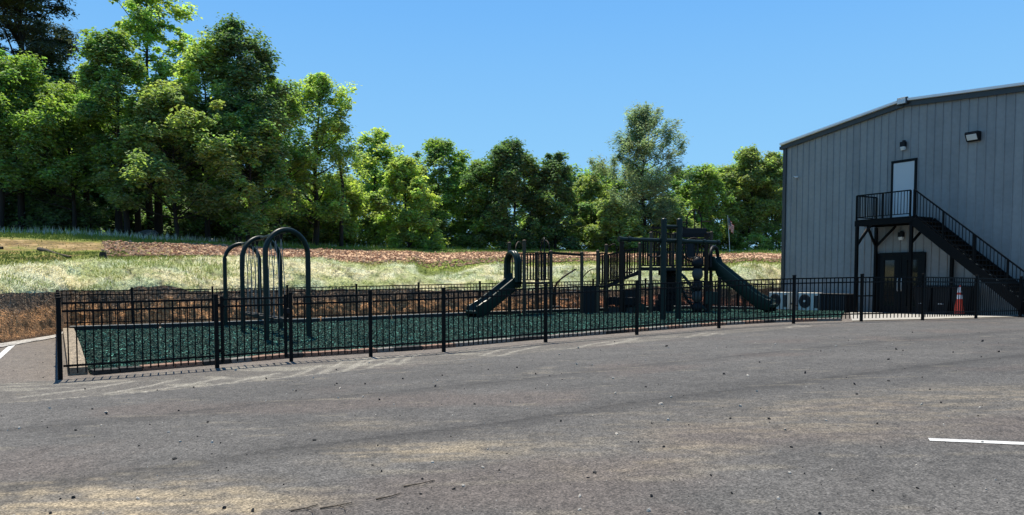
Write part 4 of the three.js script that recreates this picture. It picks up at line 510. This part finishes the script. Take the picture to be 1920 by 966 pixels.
// ---------------------------------------------------------------- trees
// a crown is thousands of folded leaves in clumps carried by limbs; H height, R half width, low = height where the crown starts
function growTree(seed, o) {
  const r = rng(seed), gauss = () => (r() + r() + r() - 1.5) * .82, { H, R, low, clumps, leaves, leaf } = o, prof = o.prof ?? ((t) => Math.pow(Math.sin(Math.PI * clamp(.12 + .86 * t)), .65)), wood = [], lean = V((r() - .5) * .08 * H, 0, (r() - .5) * .05 * H);
  const axis = (y) => V(lean.x * Math.pow(Math.max(y, 0) / H, 1.5) + .15 * Math.sin(y * .6 + seed), y, lean.z * Math.pow(Math.max(y, 0) / H, 1.5) + .15 * Math.cos(y * .5 + seed));
  const tr = (o.trunk ?? .016) * H, tp = []; for (let k = 0; k <= 9; k++) tp.push(axis(H * .88 * k / 9 - (k ? 0 : .3))); wood.push(taper(tp, tr, tr * .12, 8));
  const lob = Array.from({ length: 7 }, () => [r() * 6.28, .5 + r() * 2.6, r()]);
  const edge = (a, t) => { let s = 1; for (const [p, f, w] of lob) s += .2 * w * Math.sin(a * Math.round(f) + p + t * 5 * f); return s; };
  const centres = [], boughs = Array.from({ length: o.boughs ?? 13 }, (_, k, n = o.boughs ?? 13) => { const t = clamp((k + .2 + .6 * r()) / n), a = k * 2.4 + r() * 1.4, rad = R * prof(t) * edge(a, t) * (.5 + .42 * r()), y = low + (H - low) * t * .97, c = axis(Math.min(y, H * .88)); return [V(c.x + Math.cos(a) * rad, y, c.z + Math.sin(a) * rad * (o.deep ?? .85)), a, t]; });
  for (let k = 0; k < clumps; k++) { if (r() < (o.gather ?? .68)) { const [b, a, t] = boughs[Math.floor(r() * boughs.length)], sp = R * (.34 + .1 * r()) * (.55 + .5 * prof(t)); centres.push([V(b.x + gauss() * sp, Math.max(low * .9, b.y + gauss() * sp * .85), b.z + gauss() * sp), a + gauss(), t]); continue; } const t = o.even ? r() : Math.pow(r(), o.topHeavy ?? .85), a = r() * 6.283, rr = Math.pow(r(), o.hollow ?? .45), rad = R * prof(t) * edge(a, t) * rr, y = low + (H - low) * t, c = axis(Math.min(y, H * .88)); centres.push([V(c.x + Math.cos(a) * rad, y + (r() - .5) * .06 * H, c.z + Math.sin(a) * rad * (o.deep ?? .85)), a, t]); }
  const step = Math.max(1, Math.floor(clumps / (o.limbs ?? 34)));
  centres.forEach(([c, a], k) => { if (k % step) return; const y0 = clamp(c.y - (.25 + .3 * r()) * Math.hypot(c.x, c.z) - .06 * H, low * .6, H * .86), b = axis(y0), m = b.clone().lerp(c, .5); m.y += (o.droop ? .05 : -.02) * H; m.x += gauss() * .02 * H; wood.push(taper([b, b.clone().lerp(m, .5), m, m.clone().lerp(c, .55), c], tr * lerp(.42, .16, y0 / H), tr * .04, 5)); });
  const n = clumps * leaves, pos = new Float32Array(n * 12), nor = new Float32Array(n * 12), col = new Float32Array(n * 12), uv = new Float32Array(n * 8), idx = new Uint32Array(n * 6), d = V(), s = V(), nn = V(), p = V(); let q = 0;
  for (const [c, a] of centres) {
    const cr = o.clump * (.55 + .9 * r()), warm = (r() - .5) * .3, tone = .72 + .56 * r(), out = V(Math.cos(a), .25, Math.sin(a)).normalize(), stretch = o.strand ?? 0;
    for (let k = 0; k < leaves; k++) {
      const ex = gauss(), ey = gauss(), ez = gauss(); p.set(c.x + ex * cr, c.y + ey * cr * (o.flat ?? .62) - (o.weep ?? .12) * cr * (ex * ex + ez * ez), c.z + ez * cr); if (stretch) { const sh = (r() - .3) * stretch * cr; p.addScaledVector(out, sh * .7); p.y += sh * (o.strandUp ?? .6); }
      nn.set(ex * .45 + (r() - .5) * 1.1, .95 + (r() - .5) * .9, ez * .45 + (r() - .5) * 1.1).normalize();
      d.set(r() - .5, (r() - .62) * .9, r() - .5); if (stretch) d.addScaledVector(out, .7).y += (o.strandUp ?? .6) * .5; d.addScaledVector(nn, -d.dot(nn)).normalize(); s.copy(nn).cross(d);
      const L = leaf * (.6 + .8 * r()), w = L * (o.narrow ?? .36), fold = .25 * w, b = q * 4;
      const put = (v, f, g, h) => { pos[(b + v) * 3] = p.x + d.x * f + s.x * g + nn.x * h; pos[(b + v) * 3 + 1] = p.y + d.y * f + s.y * g + nn.y * h; pos[(b + v) * 3 + 2] = p.z + d.z * f + s.z * g + nn.z * h; };
      put(0, -L / 2, 0, 0); put(1, 0, w, fold); put(2, L / 2, 0, -fold * .6); put(3, 0, -w, fold);
      const lt = tone * (.55 + .95 * r()), wm = warm + (r() - .5) * .25, cc = [lt * (1 + wm * .9), lt * (1 + wm * .12), lt * (1 - wm * .6)];
      for (let v = 0; v < 4; v++) { nor[(b + v) * 3] = nn.x; nor[(b + v) * 3 + 1] = nn.y; nor[(b + v) * 3 + 2] = nn.z; for (let m = 0; m < 3; m++) col[(b + v) * 3 + m] = cc[m]; }
      idx.set([b, b + 2, b + 1, b, b + 3, b + 2], q * 6); q++;
    }
  }
  const g = new THREE.BufferGeometry(); g.setAttribute('position', new THREE.BufferAttribute(pos, 3)); g.setAttribute('normal', new THREE.BufferAttribute(nor, 3)); g.setAttribute('color', new THREE.BufferAttribute(col, 3)); g.setAttribute('uv', new THREE.BufferAttribute(uv, 2)); g.setIndex(new THREE.BufferAttribute(idx, 1));
  return { crown: g, wood: merge(wood) };
}
const LM = { mid: leafMat(.23, .38, .05, .6), bright: leafMat(.37, .52, .08, .65), deep: leafMat(.125, .235, .05, .55), pine: leafMat(.07, .09, .034, .28), silver: leafMat(.26, .36, .15, .55), olive: leafMat(.28, .39, .07, .6) };
const WOODS = 'trees along the edge of the woods';
function plant(name, label, geo, leafM, barkM, p, group = WOODS, turn = 0, s = 1, category = 'tree') { const o = thing(name, label, category, p, group); o.rotation.y = turn; o.scale.setScalar(s); mesh(category === 'shrub' ? 'stem' : 'trunk', geo.wood, barkM, o); mesh(category === 'shrub' ? 'foliage' : 'crown', geo.crown, leafM, o); return o; }
function standing(px, D) { return onLand(px, D).add(V(0, -.1, 0)); }
const heightTo = (px, top, D) => at(px, top, D).y - onLand(px, D).y;
const wide = (halfPx, D) => halfPx / FOCAL * D;
const full = (t) => Math.pow(Math.sin(Math.PI * clamp(.2 + .76 * t)), .6), tall = (t) => Math.pow(Math.sin(Math.PI * clamp(.16 + .8 * t)), .8), dome = (t) => Math.sqrt(clamp(1.02 - Math.pow(t, 2.2))) * (.75 + .25 * ss(0, .25, t)), spire = (t) => Math.pow(1.02 - t, .8) * (.6 + .4 * ss(0, .15, t));
const FRONT = [
  // px, D, top row, half width px, lowest leaf (share of height), shape, leaf material, clumps, leaves, extra, label
  [60, 60, -150, 112, .3, full, 'pine', 330, 150, { hollow: .75, narrow: .13, leaf: .42, clump: 1.7, flat: .4, trunk: .02, even: 1 }, 'tall dark evergreen at top left corner above the other trees'],
  [5, 49, 100, 112, .34, dome, 'mid', 190, 110, { clump: 1.25 }, 'broad leafy tree at far left edge below the dark evergreen'],
  [140, 50, 165, 88, .34, full, 'mid', 150, 110, { clump: 1.1 }, 'leafy tree just right of the far left tree'],
  [238, 49, 58, 66, .20, tall, 'mid', 190, 120, { clump: .95, hollow: .6 }, 'ivy covered dark columnar tree in front of the tall wispy tree'],
  [285, 57, -40, 82, .50, tall, 'bright', 120, 75, { clump: 1.0, leaf: .28, hollow: .7 }, 'tall airy pale green tree rising past the top edge'],
  [335, 50, 165, 105, .26, dome, 'olive', 190, 110, { clump: 1.05 }, 'wide yellowish green tree left of arch climber'],
  [450, 58, 42, 76, .28, dome, 'deep', 200, 110, { clump: 1.2 }, 'tall dark round topped tree above the arch climber'],
  [395, 56, 78, 66, .3, full, 'bright', 120, 100, { clump: 1.1 }, 'lighter tree between the wispy tree and dark round tree'],
  [470, 55, 205, 66, .14, dome, 'mid', 130, 100, { clump: .95 }, 'low full tree directly behind the arch climber'],
  [522, 62, 150, 52, .2, full, 'mid', 130, 95, { clump: 1.1 }, 'leafy tree between dark round tree and spreading pale tree'],
  [592, 66, 140, 80, .2, dome, 'bright', 190, 90, { clump: 1.25, limbs: 44, hollow: .5, trunk: .02 }, 'spreading pale green tree with bare dark limbs showing'],
  [705, 78, 246, 50, .16, full, 'bright', 110, 70, { clump: 1.0, hollow: .55, limbs: 40 }, 'slender airy tree with forked dark trunk'],
  [640, 70, 330, 40, .2, full, 'bright', 80, 80, { clump: 1.0 }, 'thin young tree with straight bare trunk between two larger trees'],
  [766, 72, 298, 50, .03, dome, 'bright', 150, 100, { clump: .95, even: 1 }, 'bushy bright green tree reaching down to the grass'],
  [818, 82, 262, 62, .06, dome, 'mid', 170, 100, { clump: 1.2 }, 'round topped green tree behind the bushy bright tree'],
  [900, 80, 305, 44, .04, dome, 'mid', 110, 100, { clump: 1.1 }, 'narrow green tree left of the dark broad tree'],
  [963, 79, 270, 70, .06, dome, 'deep', 190, 110, { clump: 1.25 }, 'broad dark tree behind the left slide'],
  [1042, 80, 293, 46, .04, dome, 'deep', 140, 100, { clump: 1.1 }, 'dark rounded tree right of the broad dark tree'],
  [1105, 86, 333, 44, .08, dome, 'olive', 110, 95, { clump: 1.1 }, 'low olive green tree left of the tall feathery tree'],
  [1207, 80, 212, 66, .22, tall, 'silver', 190, 110, { clump: 1.0, narrow: .15, leaf: .34, gather: .4, strand: 1.5, strandUp: .9, flat: .8, limbs: 50 }, 'tall feathery grey green tree standing above the playground'],
  [1160, 78, 385, 46, .06, dome, 'olive', 90, 95, { clump: 1.0 }, 'low bushy tree at the left foot of the feathery tree'],
  [1255, 82, 375, 50, .06, dome, 'olive', 100, 95, { clump: 1.0 }, 'low bushy tree at the right foot of the feathery tree'],
  [1308, 88, 312, 46, .12, dome, 'mid', 130, 95, { clump: 1.1 }, 'green tree right of the feathery tree'],
  [1352, 92, 318, 40, .2, full, 'olive', 100, 90, { clump: 1.0 }, 'slim tree above the flagpole'],
  [1402, 92, 280, 42, .24, dome, 'olive', 150, 95, { clump: 1.1, trunk: .012 }, 'tallest tree left of the metal building'],
  [1448, 92, 290, 40, .32, dome, 'olive', 130, 95, { clump: 1.1, trunk: .012 }, 'open crowned tall tree touching the building edge'],
];
FRONT.forEach(([px, D0, top, hw, low, prof, m, clumps, leaves, ex, label], k) => {
  const D = D0 + 5 * ss(420, 300, px);
  const H = heightTo(px, top, D), geo = growTree(100 + k * 7, { H, R: wide(hw, D) * 1.18, low: low * H, prof, leaf: D > 68 ? .3 : .25, ...ex, clumps: Math.round(clumps * 1.5), leaves: Math.round(leaves * 1.15), clump: ex.clump * .64, flat: ex.flat ?? .74 });
  plant(m === 'pine' ? 'evergreen_tree' : 'woodland_tree', label, geo, LM[m], px > 1380 ? M.barkGrey : M.bark, standing(px, D));
});
// trunks and fuller trees further into the woods
{
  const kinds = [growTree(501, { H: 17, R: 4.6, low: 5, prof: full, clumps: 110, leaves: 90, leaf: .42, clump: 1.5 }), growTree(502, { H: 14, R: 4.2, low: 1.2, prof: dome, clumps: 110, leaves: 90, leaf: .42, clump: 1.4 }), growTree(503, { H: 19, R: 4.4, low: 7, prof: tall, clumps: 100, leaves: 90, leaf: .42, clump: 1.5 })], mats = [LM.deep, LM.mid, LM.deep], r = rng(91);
  const rear = [];
  for (let k = 0; k < 11; k++) rear.push([-160 + k * 54 + 20 * r(), 63 + 10 * r(), k % 3, .72 + .2 * r()]);
  for (let k = 0; k < 9; k++) rear.push([-150 + k * 72, 78 + 10 * r(), (k + 1) % 3, .85 + .15 * r()]);
  for (let k = 0; k < 15; k++) rear.push([540 + k * 64 + 24 * r(), 95 + 12 * r(), 1, .72 + .2 * r()]);
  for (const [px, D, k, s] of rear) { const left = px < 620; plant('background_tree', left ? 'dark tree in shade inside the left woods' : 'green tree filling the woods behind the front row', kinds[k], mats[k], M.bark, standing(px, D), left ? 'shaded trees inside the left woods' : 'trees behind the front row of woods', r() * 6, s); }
  const bush = [growTree(601, { H: 2.6, R: 2.2, low: .15, prof: dome, clumps: 60, leaves: 70, leaf: .24, clump: .6, even: 1, limbs: 12 }), growTree(602, { H: 3.6, R: 2.0, low: .2, prof: dome, clumps: 66, leaves: 70, leaf: .26, clump: .65, even: 1, limbs: 12 })];
  const lows = [];
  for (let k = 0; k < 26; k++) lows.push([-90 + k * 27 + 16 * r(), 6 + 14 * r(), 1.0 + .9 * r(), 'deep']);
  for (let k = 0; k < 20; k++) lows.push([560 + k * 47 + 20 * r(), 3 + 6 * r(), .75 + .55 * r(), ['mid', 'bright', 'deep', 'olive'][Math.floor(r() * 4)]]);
  const near = (px) => [[640, 'right of the arch climber'], [740, 'near the slender airy tree'], [880, 'below the round topped green tree'], [1010, 'behind the left slide'], [1150, 'left of the tall feathery tree'], [1280, 'below the tall feathery tree'], [1400, 'near the flagpole'], [9e3, 'beside the metal building']].find(([x]) => px < x)[1], toneOf = { mid: 'green', bright: 'bright green', deep: 'dark green', olive: 'olive green' };
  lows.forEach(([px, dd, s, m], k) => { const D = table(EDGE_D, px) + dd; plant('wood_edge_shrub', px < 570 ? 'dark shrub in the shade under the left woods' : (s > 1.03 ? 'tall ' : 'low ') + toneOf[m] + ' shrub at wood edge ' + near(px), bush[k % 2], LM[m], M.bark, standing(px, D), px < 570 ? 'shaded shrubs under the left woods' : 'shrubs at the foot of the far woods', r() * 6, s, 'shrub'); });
  // bare lower trunks that show in front of the shade
  const sap = (px, D, h, w, label) => { const p = standing(px, D), o = thing('bare_trunk', label, 'tree trunk', p, 'bare trunks in the shaded wood edge'); part('trunk', taper([p, p.clone().add(V(.1 * (r() - .5), h * .35, 0)), p.clone().add(V(.4 * (r() - .5), h * .7, 0)), p.clone().add(V(.7 * (r() - .5), h, 0))], w, w * .5, 8), M.bark, o); };
  const ORD = ['first', 'second', 'third', 'fourth', 'fifth', 'sixth', 'seventh'];
  [45, 105, 128, 168, 226, 262, 300].forEach((px, k) => sap(px, 55 + 6 * r(), 10, .18 + .2 * r(), ORD[k] + ' bare dark trunk from the left edge in shaded woods'));
  [1459, 1446, 1434, 1423, 1392, 1376].forEach((px, k) => sap(px, 93 + 4 * r(), 7.5, .13 + .06 * r(), ORD[k] + ' thin bare trunk leftward from the metal building edge'));
  sap(641, 67, 8, .2, 'straight dark bare trunk left of the forked tree');
}
renderer.render(scene, camera);
